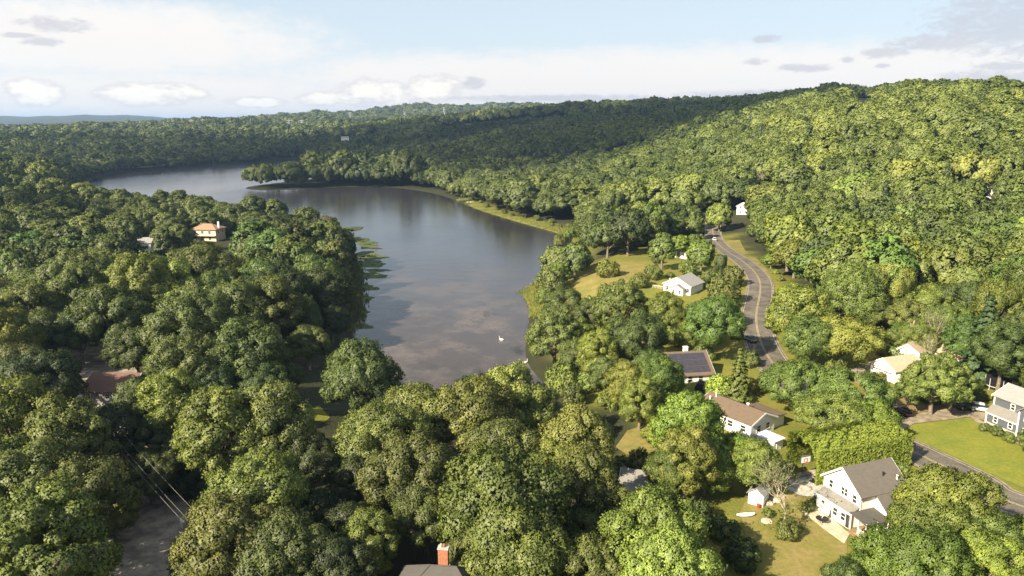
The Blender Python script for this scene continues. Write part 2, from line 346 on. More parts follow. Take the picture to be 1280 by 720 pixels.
def height(x, y):
    x = np.asarray(x, float); y = np.asarray(y, float); sh = x.shape; x = x.ravel(); y = y.ravel()
    r = np.maximum(np.hypot(x, y), 20.0); azm = np.arctan2(x, y)
    azc = np.clip(azm, -0.95, 0.95)
    p = np.stack([azc * 1.5, np.log(np.clip(r, 40, 11000))], 1)
    z = np.concatenate([_w(p[i:i + 20000]) @ _c for i in range(0, len(p), 20000)])
    z = z * smooth01((3.1 - np.abs(azm)) / 1.6 + 0.0) if False else z
    z = z + vnoise(x, y, 90, 3) * 1.0 * smooth01((r - 260) / 300) + vnoise(x, y, 420, 4) * 7 * smooth01((r - 900) / 1500) + vnoise(x, y, 1500, 5) * 22 * smooth01((r - 4500) / 2500)
    for da, dd_, dh_, dw_ in ((-0.142, 3600, 44, 190), (-0.018, 3500, 40, 230), (-0.262, 3200, 20, 190), (0.06, 3300, 18, 200), (-0.66, 7600, 22, 420), (-0.57, 7800, 20, 420), (-0.47, 7700, 22, 380), (-0.61, 5300, 14, 230)):
        bx, by = dd_ * math.sin(math.atan(da)), dd_ * math.cos(math.atan(da)); z = z + dh_ * np.exp(-((x - bx) ** 2 + (y - by) ** 2) / (2 * dw_ * dw_))
    near = r < 2200
    d = np.full(x.shape, 999.0); d[near] = poly_sd(LK, x[near], y[near])
    out = smooth01(d / 28); zs = LAKE_Z + 0.25 + np.clip(d, 0, 28) * 0.03
    z = np.where(d > 0, zs * (1 - out) + np.maximum(z, LAKE_Z + 1.0) * out, LAKE_Z + 0.25 + np.maximum(d * 0.12, -3.0))
    return z.reshape(sh)
def hz1(x, y): return float(height(np.array([x]), np.array([y]))[0])
def ground(u, v):                            # terrain point seen at photo pixel (u, v)
    z = 0.0
    for _ in range(12):
        x, y = at(u, v, min(z, 40)); z = 0.5 * z + 0.5 * hz1(x, y)
    return x, y, z
rr = [0.0] + list(np.exp(np.arange(math.log(14), math.log(14000), 0.0175)))
aa = np.concatenate([np.arange(-44, 44.01, 0.4), np.arange(47, 313.1, 3.0)]); aa = np.radians(aa)
nr, na = len(rr), len(aa)
gx = np.outer(rr, np.sin(aa)); gy = np.outer(rr, np.cos(aa)); gz = height(gx, gy)
tv = np.stack([gx, gy, gz], 2).reshape(-1, 3)
i0 = (np.arange(nr - 1)[:, None] * na + np.arange(na)[None]).ravel(); i1 = (np.arange(nr - 1)[:, None] * na + (np.arange(na)[None] + 1) % na).ravel()
tf = np.stack([i0, i1, i1 + na, i0 + na], 1)
def np_mesh(name, v, f):                     # v (n,3), f (m,k)
    me = bpy.data.meshes.new(name); n, k = f.shape
    me.vertices.add(len(v)); me.vertices.foreach_set('co', np.asarray(v, np.float32).ravel())
    me.loops.add(n * k); me.loops.foreach_set('vertex_index', np.asarray(f, np.int32).ravel())
    me.polygons.add(n); me.polygons.foreach_set('loop_start', np.arange(0, n * k, k, dtype=np.int32))
    me.update(calc_edges=True); return me
tm = np_mesh('ground', tv, tf[:, ::-1]); tm.shade_smooth()
# where garden grass grows (species cover, not light): 1 near the houses east of the lake and on the far glades
HOOD = [(14, 150), (22, 128), (20, 96), (26, 60), (110, 55), (140, 110), (120, 150), (96, 150), (78, 180), (88, 230), (93, 262), (99, 318), (106, 345), (98, 352), (82, 318), (50, 300), (34, 280), (12, 244), (12, 200)]
dh = poly_sd(np.array(HOOD, float), tv[:, 0], tv[:, 1])
cov = 1 - smooth01((dh + 4 + vnoise(tv[:, 0], tv[:, 1], 22, 8) * 4) / 9)
dl = poly_sd(LK, tv[:, 0], tv[:, 1]); shore = (1 - smooth01((dl - 3) / 14)) * (tv[:, 0] > -30) * (tv[:, 1] < 560) * (tv[:, 1] > 210)
cov = np.maximum(cov, shore)
at_ = tm.attributes.new('grass', 'FLOAT', 'POINT'); at_.data.foreach_set('value', cov.astype(np.float32))
gm = bpy.data.materials.new('ground'); gm.use_nodes = True; nb = NB(gm.node_tree); P = gm.node_tree.nodes['Principled BSDF']
P.inputs['Roughness'].default_value = 0.97; P.inputs['Specular IOR Level'].default_value = 0.1
pos = nb.n('ShaderNodeNewGeometry').outputs['Position']
fl = nb.mix(nb.ramp(nb.noise(pos, 0.35, 5, 0.6), 0.35, 0.65), (0.050, 0.045, 0.026, 1), (0.032, 0.042, 0.018, 1))
gr = nb.mix(nb.ramp(nb.noise(pos, 0.12, 6, 0.65), 0.35, 0.65), (0.19, 0.175, 0.038, 1), (0.13, 0.145, 0.03, 1))
gr = nb.mix(nb.ramp(nb.noise(pos, 0.07, 4, 0.6), 0.55, 0.75), gr, (0.21, 0.155, 0.065, 1))
ga = nb.n('ShaderNodeAttribute', attribute_name='grass').outputs['Fac']
nb.set(P.inputs['Base Color'], nb.mix(ga, fl, gr))
bn = nb.n('ShaderNodeBump'); bn.inputs['Strength'].default_value = 0.9; bn.inputs['Distance'].default_value = 0.25
nb.set(bn.inputs['Height'], nb.noise(pos, 2.5, 5, 0.6)); nb.set(P.inputs['Normal'], bn.outputs[0])
tm.materials.append(gm)
gobj = link(bpy.data.objects.new('ground', tm)); tag(gobj, kind='structure')

# lake
wm = bpy.data.materials.new('water'); wm.use_nodes = True; nb = NB(wm.node_tree); P = wm.node_tree.nodes['Principled BSDF']
pos = nb.n('ShaderNodeNewGeometry').outputs['Position']
sp = nb.n('ShaderNodeSeparateXYZ'); nb.set(sp.inputs[0], pos)
def stretch(sx, sy):
    mp = nb.n('ShaderNodeMapping'); mp.inputs['Scale'].default_value = (sx, sy, 1); nb.set(mp.inputs[0], pos); return mp.outputs[0]
# weeds and silt brown the near shallows; mirrored clouds also painted into the mottling
shal = nb.ramp(nb.m('ADD', sp.outputs[1], nb.m('MULTIPLY', nb.m('SUBTRACT', nb.noise(stretch(0.03, 0.018), 1.0, 5, 0.6), 0.5), 150)), 160, 330, 1.0, 0.0)
wc = nb.mix(shal, (0.030, 0.028, 0.033, 1), (0.055, 0.043, 0.036, 1))
weed_reflect = nb.m('MULTIPLY', nb.ramp(nb.noise(stretch(0.035, 0.03), 1.0, 8, 0.68), 0.46, 0.62), shal)
wc = nb.mix(weed_reflect, wc, (0.118, 0.094, 0.080, 1))
weed2 = nb.m('MULTIPLY', nb.ramp(nb.noise(stretch(0.09, 0.06), 1.0, 8, 0.7), 0.54, 0.64), nb.m('MULTIPLY', shal, nb.ramp(sp.outputs[0], -45, 5)))
wc = nb.mix(nb.m('MULTIPLY', weed2, 0.8), wc, (0.022, 0.019, 0.014, 1))
nb.set(P.inputs['Base Color'], wc)
P.inputs['IOR'].default_value = 1.33; P.inputs['Specular IOR Level'].default_value = 0.40
rip = nb.ramp(nb.noise(stretch(0.008, 0.0035), 1.0, 4, 0.55), 0.35, 0.7, 0.10, 0.24)
nb.set(P.inputs['Roughness'], nb.m('ADD', rip, nb.m('MULTIPLY', nb.m('ADD', weed_reflect, weed2), 0.18)))
bn = nb.n('ShaderNodeBump'); bn.inputs['Strength'].default_value = 0.32; bn.inputs['Distance'].default_value = 0.12
nb.set(bn.inputs['Height'], nb.m('ADD', nb.noise(stretch(0.7, 1.1), 1.0, 3, 0.55), nb.m('MULTIPLY', nb.noise(stretch(0.12, 0.2), 1.0, 3, 0.5), 2.0)))
nb.set(P.inputs['Normal'], bn.outputs[0])
mb = MB(); xs = np.linspace(-560, 60, 32); ys = np.linspace(110, 1330, 62)
vs = [(x, y, LAKE_Z) for y in ys for x in xs]; fs = [(j * 32 + i, j * 32 + i + 1, (j + 1) * 32 + i + 1, (j + 1) * 32 + i) for j in range(61) for i in range(31)]
mb.add(vs, fs); lk = mb.build('lake_water', wm); tag(lk, kind='structure')

# draped sheets: roads, drives, lawns
def drape(name, pts, mat, off, step=2.5, kind='structure', parent=None):
    bm = bmesh.new(); bm.faces.new([bm.verts.new((x, y, 0)) for x, y in pts])
    xs_ = [p[0] for p in pts]; ys_ = [p[1] for p in pts]
    for ax, lo, hi in ((0, min(xs_), max(xs_)), (1, min(ys_), max(ys_))):
        v = lo + step * 0.5
        while v < hi:
            co = [0, 0, 0]; co[ax] = v; no = [0, 0, 0]; no[ax] = 1
            bmesh.ops.bisect_plane(bm, geom=bm.verts[:] + bm.edges[:] + bm.faces[:], plane_co=co, plane_no=no); v += step
    bmesh.ops.triangulate(bm, faces=bm.faces[:])
    X = np.array([v.co.x for v in bm.verts]); Y = np.array([v.co.y for v in bm.verts]); Z = height(X, Y) + off
    for v, z in zip(bm.verts, Z): v.co.z = z
    bmesh.ops.recalc_face_normals(bm, faces=bm.faces[:])
    if sum(f.normal.z for f in bm.faces) < 0: bmesh.ops.reverse_faces(bm, faces=bm.faces[:])
    me = bpy.data.meshes.new(name); bm.to_mesh(me); bm.free(); me.materials.append(mat); me.shade_smooth()
    o = link(bpy.data.objects.new(name, me), parent)
    if kind: o['kind'] = kind
    return o
def spline(P, n=8):
    P = [Vector((p[0], p[1], 0)) for p in P]; out = []
    for i in range(len(P) - 1):
        p0, p1, p2, p3 = P[max(i - 1, 0)], P[i], P[i + 1], P[min(i + 2, len(P) - 1)]
        for k in range(n):
            t = k / n
            out.append(0.5 * ((2 * p1) + (p2 - p0) * t + (2 * p0 - 5 * p1 + 4 * p2 - p3) * t * t + (3 * p1 - p0 - 3 * p2 + p3) * t ** 3))
    out.append(P[-1]); return out
def ribbon(name, path, w0, w1, mat, off, parent=None, kind='structure', rows=3):
    vs = []; fs = []
    for i, p in enumerate(path):
        d = (path[min(i + 1, len(path) - 1)] - path[max(i - 1, 0)]).normalized(); nrm = Vector((d.y, -d.x, 0))
        for k in range(rows): q = p + nrm * (w0 + (w1 - w0) * k / (rows - 1)); vs.append((q.x, q.y, 0))
    Z = height(np.array([v[0] for v in vs]), np.array([v[1] for v in vs])) + off
    vs = [(v[0], v[1], z) for v, z in zip(vs, Z)]
    for i in range(len(path) - 1):
        for k in range(rows - 1): a = i * rows + k; fs.append((a, a + rows, a + rows + 1, a + 1))
    m = MB().add(vs, fs); me = m.mesh(name, mat, True, fix=False)
    bm = bmesh.new(); bm.from_mesh(me)
    if sum(f.normal.z for f in bm.faces) < 0: bmesh.ops.reverse_faces(bm, faces=bm.faces[:])
    bm.to_mesh(me); bm.free()
    o = link(bpy.data.objects.new(name, me), parent)
    if kind: o['kind'] = kind
    return o
def gp(*uv): return [at(u, v)[:2] for u, v in uv]
ROADP = [(112, 40), (90, 66)] + gp((1280, 634), (1210, 598), (1125, 557)) + [(57.5, 122), (55.5, 136)] + gp((966, 455), (951, 428), (945, 398), (949, 360), (928, 333)) + [(86, 282), (90, 312), (96, 345), (108, 390), (130, 450)]
road_path = spline(ROADP, 10)
road = ribbon('road', road_path, -3.7, 3.7, M['asphalt'], 0.14, rows=5)
ribbon('road_marking', road_path, -0.22, -0.06, M['roadline'], 0.15, rows=2)
ribbon('road_marking', road_path, 0.06, 0.22, M['roadline'], 0.15, rows=2)
ribbon('road_marking', road_path, -3.45, -3.3, M['whiteline'], 0.15, rows=2)
ribbon('road_marking', road_path, 3.3, 3.45, M['whiteline'], 0.15, rows=2)
ribbon('kerb', road_path[:150], 3.7, 4.0, M['gravel'], 0.20, rows=3)
ribbon('kerb', road_path[:150], -4.0, -3.7, M['gravel'], 0.20, rows=3)
lane_path = spline([(-30, 30)] + gp((222, 760), (203, 700), (190, 655), (172, 610), (150, 575)) + [(-80, 140), (-100, 165)], 8)
ribbon('lane', lane_path, -5.6, 4.6, M['oldasphalt'], 0.10, rows=5)
drape('lawn', gp((1126, 541), (1142, 531), (1175, 527), (1212, 522), (1240, 540), (1285, 562), (1330, 590), (1285, 611), (1236, 591), (1183, 566)), M['lawn'], 0.05)
drape('driveway', gp((1114, 543), (1119, 527), (1150, 517), (1190, 511), (1215, 508), (1238, 512), (1236, 528), (1212, 522), (1175, 526), (1142, 530), (1124, 541)), M['gravel'], 0.10)
drape('path', gp((1212, 523), (1218, 522), (1244, 536), (1300, 562), (1300, 568), (1240, 541)), M['gravel'], 0.11)
drape('mulch_bed', gp((1080, 493), (1095, 478), (1120, 490), (1150, 506), (1190, 503), (1215, 500), (1212, 508), (1150, 516), (1118, 520), (1095, 512)), M['dirt'], 0.05)
drape('driveway', gp((1062, 462), (1088, 455), (1092, 470), (1108, 478), (1090, 484), (1070, 480)), M['gravel'], 0.09)
drape('yard', gp((925, 640), (945, 600), (1000, 590), (1030, 610), (1030, 640), (1058, 668), (1062, 735), (950, 740)), M['yard'], 0.05)
drape('patio', gp((984, 612), (1004, 592), (1040, 594), (1042, 606), (1020, 622), (1000, 620)), M['concrete'], 0.10)
drape('path', gp((1002, 640), (1022, 632), (1040, 648), (1062, 668), (1055, 680), (1030, 662)), M['sand'], 0.09)
drape('meadow', gp((690, 347), (722, 338), (775, 335), (812, 342), (800, 372), (760, 388), (715, 392), (695, 372)), M['meadow'], 0.06)
drape('meadow', gp((770, 540), (785, 518), (832, 512), (850, 530), (830, 556), (790, 560)), M['meadow'], 0.06)
drape('meadow', gp((398, 560), (440, 535), (462, 530), (455, 560), (420, 580)), M['meadow'], 0.06)
drape('yard', gp((380, 505), (398, 492), (412, 512), (405, 522), (385, 520)), M['lawn'], 0.06)
drape('verge', gp((904, 297), (925, 297), (934, 318), (922, 322)), M['meadow'], 0.06)
drape('verge', gp((934, 322), (945, 325), (962, 350), (955, 352)), M['meadow'], 0.06)
drape('beach', [at(u, v, LAKE_Z + 0.6)[:2] for u, v in ((328, 196), (352, 194), (372, 195.5), (368, 198), (332, 198.5))], M['sand'], 0.5)
drape('beach', [at(u, v, LAKE_Z + 0.6)[:2] for u, v in ((165, 208), (200, 206), (240, 204), (240, 206.5), (200, 209), (165, 211))], M['sand'], 0.5)

# ------------------------------------------------------------------ trees: crown meshes
def unit(a): return a / (np.linalg.norm(a, axis=-1, keepdims=True) + 1e-9)
def leaf_mesh(name, pos, nor, shade, size, tone, mat, tri=False, r=None):
    n = len(pos); r = r or rng
    t = unit(np.cross(nor, r.normal(size=(n, 3)))); bt = np.cross(nor, t)
    s = size[:, None]
    if tri:
        k = 3; P = np.stack([pos + t * s * 0.8, pos - t * s * 0.5 + bt * s * 0.65, pos - t * s * 0.5 - bt * s * 0.65], 1)
    else:
        k = 4; w = r.uniform(0.42, 0.7, (n, 1)); dr = nor * s * r.uniform(0.0, 0.25, (n, 1))
        P = np.stack([pos + t * s * 0.72 - dr, pos + bt * s * w, pos - t * s * 0.72 - dr, pos - bt * s * w], 1)
    # winding: face normal along nor
    fn = np.cross(P[:, 1] - P[:, 0], P[:, 2] - P[:, 0]); flip = (fn * nor).sum(1) < 0
    P[flip] = P[flip][:, ::-1]
    me = np_mesh(name, P.reshape(-1, 3), np.arange(n * k).reshape(n, k))
    me.attributes.new('tone', 'FLOAT', 'POINT').data.foreach_set('value', np.repeat(tone, k).astype(np.float32))
    me.normals_split_custom_set_from_vertices(np.repeat(unit(shade), k, 0).astype(np.float32).tolist())
    me.materials.append(mat); return me
def lobes_for(kind, r):
    L = []
    if kind == 'oak':
        Rx, Rz, zc, n, lr = 6.2, 5.0, 8.0, 34, (0.22, 0.36)
    elif kind == 'maple':
        Rx, Rz, zc, n, lr = 5.2, 6.2, 8.6, 34, (0.22, 0.36)
    elif kind == 'spread':
        Rx, Rz, zc, n, lr = 8.0, 3.4, 6.2, 40, (0.17, 0.27)
    elif kind == 'round':
        Rx, Rz, zc, n, lr = 5.5, 5.0, 6.6, 30, (0.24, 0.40)
    elif kind == 'pale':
        Rx, Rz, zc, n, lr = 5.0, 5.2, 6.6, 40, (0.18, 0.30)
    else:                                    # shrub
        Rx, Rz, zc, n, lr = 2.2, 1.5, 1.3, 11, (0.36, 0.5)
    for i in range(n):
        ph = i * 2.39996 + r.uniform(-0.35, 0.35); zz = 1 - 1.55 * (i + 0.5) / n + r.uniform(-0.08, 0.08); zz = max(-0.75, min(0.97, zz))
        q = math.sqrt(max(0.02, 1 - zz * zz)); l = Rx * r.uniform(*lr) * (r.uniform(0.8, 1.1) if kind in ('round', 'shrub') else r.uniform(0.6, 1.22))
        f = r.uniform(0.92, 1.1) * (1 - 0.55 * l / Rx) * (1 if kind == 'shrub' else r.uniform(0.80, 1.08))
        bias = 1.0 - (0.22 * max(0, zz) if kind == 'maple' else 0)
        L.append((math.cos(ph) * q * Rx * f * bias, math.sin(ph) * q * Rx * f * bias, zc + zz * Rz * f, l))
    return np.array(L), (Rx, Rz, zc)
def crown(name, kind, seed, n, leaf, mat, tri=False, culls=0.66, soft=False):
    r = np.random.default_rng(seed); L, (Rx, Rz, zc) = lobes_for(kind, r)
    ctr = np.array([0, 0, zc - Rz * 0.25])
    w = L[:, 3] ** 2; li = r.choice(len(L), int(n * 2.6), p=w / w.sum())
    d = unit(r.normal(size=(len(li), 3))); c = L[li, :3]; lr = L[li, 3]
    out = unit(c - ctr); keep = (d * out).sum(1) > -0.35 - 0.2 * r.random(len(d)); d, c, lr, li = d[keep], c[keep], lr[keep], li[keep]
    K = 13 if not tri else 9; seeds = unit(r.normal(size=(len(L), K, 3)) + np.array([0, 0, 0.35])); ct = r.random((len(L), K))
    ang = np.einsum('nkj,nj->nk', seeds[li], d); bi = ang.argmax(1); best = ang[np.arange(len(d)), bi]; sdv = seeds[li, bi]
    bump = np.clip((best - 0.70) / 0.30, -0.6, 1); rad = lr * (0.80 + (0.36 if not soft else 0.26) * bump) * (1 - 0.20 * r.random(len(d)) ** 2)
    wv = sum(np.sin(d @ (r.normal(size=3) * q) * 1.0 + r.uniform(0, 6.28) + li * 1.7) for q in (3.5, 5.0, 8.0, 8.0, 12.0)) * 0.075
    rad = rad * (1 + wv + np.where(r.random(len(d)) < 0.22, r.random(len(d)) * 0.24, 0))
    sq = np.array([1, 1, 0.86]); p = c + d * rad[:, None] * sq
    keep = np.ones(len(p), bool)
    for j in range(len(L)):
        keep &= ~((np.linalg.norm((p - L[j, :3]) / sq, axis=1) < L[j, 3] * culls) & (li != j))
    keep &= p[:, 2] > (0.05 if kind == 'shrub' else zc - Rz * 0.95)
    p, d, sdv, li, bi = p[keep][:n], d[keep][:n], sdv[keep][:n], li[keep][:n], bi[keep][:n]
    out = unit(p - ctr); sh = unit(unit(d - 0.62 * sdv) * (0.3 if soft else 0.75) + d * (0.4 if soft else 0.5) + out * (0.85 if soft else 0.42) + np.array([0, 0, 0.10]))
    nor = unit(sh + 0.75 * r.normal(size=p.shape)); nor[(nor * sh).sum(1) < 0.05] *= -1
    m = len(p); tone = 0.72 * ct[li, bi] + 0.28 * r.random(m)
    size = leaf * r.uniform(0.65, 1.35, m)
    sh2 = unit(sh * 0.84 + nor * 0.16)
    return leaf_mesh(name, p, nor, sh2, size, tone, mat, tri, r), L
def conifer(name, seed, n, leaf, mat, H=17.0, Rb=3.9, tri=False):
    r = np.random.default_rng(seed); P = []; Nn = []; S = []; T = []
    nl = 15
    for k in range(nl):
        z = H * (0.14 + 0.86 * k / nl); rb = Rb * (1 - (k / nl) ** 1.15) * r.uniform(0.85, 1.12) + 0.25; nb_ = int(9 - 4 * k / nl)
        for j in range(nb_):
            a = 6.283 * j / nb_ + r.uniform(-0.35, 0.35) + k; l = rb * r.uniform(0.75, 1.15); m = max(8, int(n / nl / nb_ * (0.5 + rb / Rb)))
            s = np.sqrt(r.random(m)); wd = 0.30 * l * (1 - s * 0.75) + 0.15; lat = r.uniform(-1, 1, m) * wd
            ca, sa = math.cos(a), math.sin(a)
            zz = z - 0.28 * l * s ** 1.4 - np.abs(lat) * 0.35 + r.uniform(-0.18, 0.12, m)
            P.append(np.stack([ca * l * s - sa * lat, sa * l * s + ca * lat, zz], 1))
            sh = np.stack([ca * 0.8 - sa * lat / (wd + .01) * 0.5, sa * 0.8 + ca * lat / (wd + .01) * 0.5, np.full(m, 0.75)], 1); S.append(unit(sh)); T.append(np.full(m, r.random()) * 0.5 + r.random(m) * 0.5)
    P = np.concatenate(P); S = np.concatenate(S); T = np.concatenate(T); nor = unit(S + 0.6 * r.normal(size=P.shape)); nor[(nor * S).sum(1) < 0.05] *= -1
    return leaf_mesh(name, P, nor, unit(S * 0.7 + nor * 0.3), leaf * r.uniform(0.7, 1.3, len(P)), T, mat, tri, r)
def trunk_mesh(name, L, zc, rad, r, mat, top=None):
    mb = MB(); h = top or zc * 0.95; b1, b2 = r.uniform(-0.3, 0.3, 2)
    pts = [(0, 0, -0.6), (0, 0, 0.25), (b1 * 0.5, b2 * 0.5, h * 0.35), (b1, b2, h * 0.7), (b1 * 1.4, b2 * 1.2, h * 1.15)]
    mb.tube(pts, [rad * 1.5, rad * 1.05, rad * 0.85, rad * 0.6, rad * 0.3], 8)
    if L is not None:
        for i in sorted(range(len(L)), key=lambda i: -L[i, 3])[:9]:
            x, y, z, l = L[i]; s = h * r.uniform(0.32, 0.68)
            mb.tube([(b1 * 0.7, b2 * 0.7, s), (x * 0.45, y * 0.45, s + (z - s) * 0.6), (x * 0.95, y * 0.95, z)], [rad * 0.5, rad * 0.33, rad * 0.1], 5)
    return mb.mesh(name, mat, True)
REF = {}      # kind -> list of (crown mesh, trunk mesh, ref radius, ref height)
def family(kind, seeds, n, leaf, key=None):
    out = []
    for sd_ in seeds:
        me, L = crown('crown', kind, sd_, n, leaf, M['leaf'], soft=bool(key)); r = np.random.default_rng(sd_)
        co = np.empty(len(me.vertices) * 3, np.float32); me.vertices.foreach_get('co', co); co = co.reshape(-1, 3)
        rad = np.percentile(np.hypot(co[:, 0], co[:, 1]), 97); hh = np.percentile(co[:, 2], 99.5)
        zc = {'oak': 8.0, 'maple': 8.6, 'spread': 6.2, 'round': 6.6, 'pale': 6.6, 'shrub': 1.3}[kind]
        tr = trunk_mesh('trunk', L, zc, 0.42 if kind != 'shrub' else 0.07, r, M['bark'])
        out.append((me, tr, rad, hh))
    REF[key or kind] = out
family('oak', (101, 102, 103, 104), 42000, 0.180)
family('maple', (111, 112, 113, 114), 38000, 0.175)
family('spread', (121, 122), 44000, 0.185)
family('round', (131, 132), 40000, 0.175)
family('pale', (141, 142), 34000, 0.170)
family('shrub', (151, 152, 153), 3000, 0.19)
family('oak', (201, 202, 203), 6500, 0.50, 'oak_m')
family('maple', (211, 212, 213), 6500, 0.50, 'maple_m')
family('spread', (221, 222), 6500, 0.50, 'spread_m')
family('round', (231, 232), 6500, 0.50, 'round_m')
REF['pine'] = [(conifer('crown', s_, 5200, 0.42, M['needle']), trunk_mesh('trunk', None, 12, 0.30, np.random.default_rng(s_), M['bark'], 14), 3.9, 17.0) for s_ in (301, 302)]
def bare_tree(name, seed, H, leafy=0.0):
    r = np.random.default_rng(seed); mb = MB(); tips = []
    def grow(p, d, l, rad, dep):
        q = p + d * l; mid = p + d * l * 0.5 + Vector(r.normal(size=3)) * l * 0.04
        mb.tube([p, mid, q], [rad, rad * 0.85, rad * 0.68], 6 if dep < 2 else 4, cap=False)
        if dep >= 5 or rad < 0.009: tips.append(q); return
        if dep >= 2: tips.append(q)
        for k in range(3 if dep in (1, 2) else (2 if dep else 4)):
            nd = (d + Vector(r.normal(size=3)) * 0.42 + Vector((0, 0, 0.22))).normalized()
            grow(q, nd, l * r.uniform(0.62, 0.85), rad * r.uniform(0.55, 0.7), dep + 1)
    grow(Vector((0, 0, -0.4)), Vector((0, 0, 1)), H * 0.36, 0.17, 0)
    return mb.mesh(name, M['palebark'], True), np.array([tuple(t) for t in tips])
REF['bare'] = []
for s_ in (401, 402, 403):
    tr_, tips_ = bare_tree('trunk', s_, 13.0); r = np.random.default_rng(s_)
    sel = tips_[r.choice(len(tips_), 700)] + r.normal(size=(700, 3)) * 0.4
    low = np.stack([r.normal(size=500) * 1.5, r.normal(size=500) * 1.5, r.uniform(0.4, 5.5, 500)], 1); low[:, :2] *= (1.1 - low[:, 2:3] / 7)
    pp = np.concatenate([sel, low]) ; nn = unit(r.normal(size=pp.shape) + np.array([-.3, -.3, .5])); sh = unit(pp - np.array([0, 0, 3.0]) + np.array([0, 0, .5]))
    nn[(nn * sh).sum(1) < 0] *= -1
    REF['bare'].append((leaf_mesh('crown', pp, nn, sh, 0.22 * r.uniform(.6, 1.2, len(pp)), r.random(len(pp)), M['leaf'], False, r), tr_, 3.4, float(tips_[:, 2].max())))

# ------------------------------------------------------------------ trees: placing
TREES = []        # dicts: x, y, z, R, H, kind, tint, hand
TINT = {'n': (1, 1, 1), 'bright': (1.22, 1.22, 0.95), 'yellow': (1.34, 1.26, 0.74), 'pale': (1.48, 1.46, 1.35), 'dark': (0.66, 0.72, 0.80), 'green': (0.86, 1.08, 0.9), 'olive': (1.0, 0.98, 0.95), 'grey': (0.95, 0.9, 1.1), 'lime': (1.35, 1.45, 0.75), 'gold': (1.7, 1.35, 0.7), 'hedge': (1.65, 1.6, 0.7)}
TWORD = {'n': 'mid green', 'bright': 'bright green', 'yellow': 'yellow green', 'pale': 'pale green', 'dark': 'dark green', 'green': 'deep green', 'olive': 'olive green', 'grey': 'grey green', 'lime': 'lime green', 'gold': 'golden'}
HK = {'oak': (1.02, 0.64), 'maple': (1.35, 0.58), 'spread': (0.62, 0.62), 'round': (1.08, 0.56), 'pale': (1.12, 0.56), 'shrub': (0.75, 0.5), 'pine': (2.1, 0.5), 'bare': (1.9, 0.5)}
def tree_at(u, v, w, kind='oak', tint='n', aspect=None):   # (u, v) the middle of the crown and w its width in the photograph
    hk, cf = HK[kind]; hk = aspect or hk; zc = 6.0; g = 0.0
    for _ in range(14):
        x, y = at(u, v, min(zc, 44)); g = hz1(x, y); D = math.sqrt(x * x + y * y + (CAM_H - zc) ** 2)
        wm = w * D / FPX; Ht = wm * hk
        if kind not in ('shrub', 'bare', 'pine'): Ht = max(7.0, min(19.0, Ht))
        zc = 0.5 * zc + 0.5 * (g + Ht * cf)
    TREES.append(dict(x=x, y=y, z=g, R=wm / 2, H=Ht, kind=kind, tint=tint, hand=True, u=u, v=v, w=w))
def tree_xy(x, y, Rr, Ht, kind, tint='n', hand=False):
    g = hz1(x, y); u, v = proj(x, y, g + Ht * 0.6); D = math.sqrt(x * x + y * y + (CAM_H - g) ** 2)
    TREES.append(dict(x=x, y=y, z=g, R=Rr, H=Ht, kind=kind, tint=tint, hand=hand, u=u, v=v, w=2 * Rr * FPX / D))
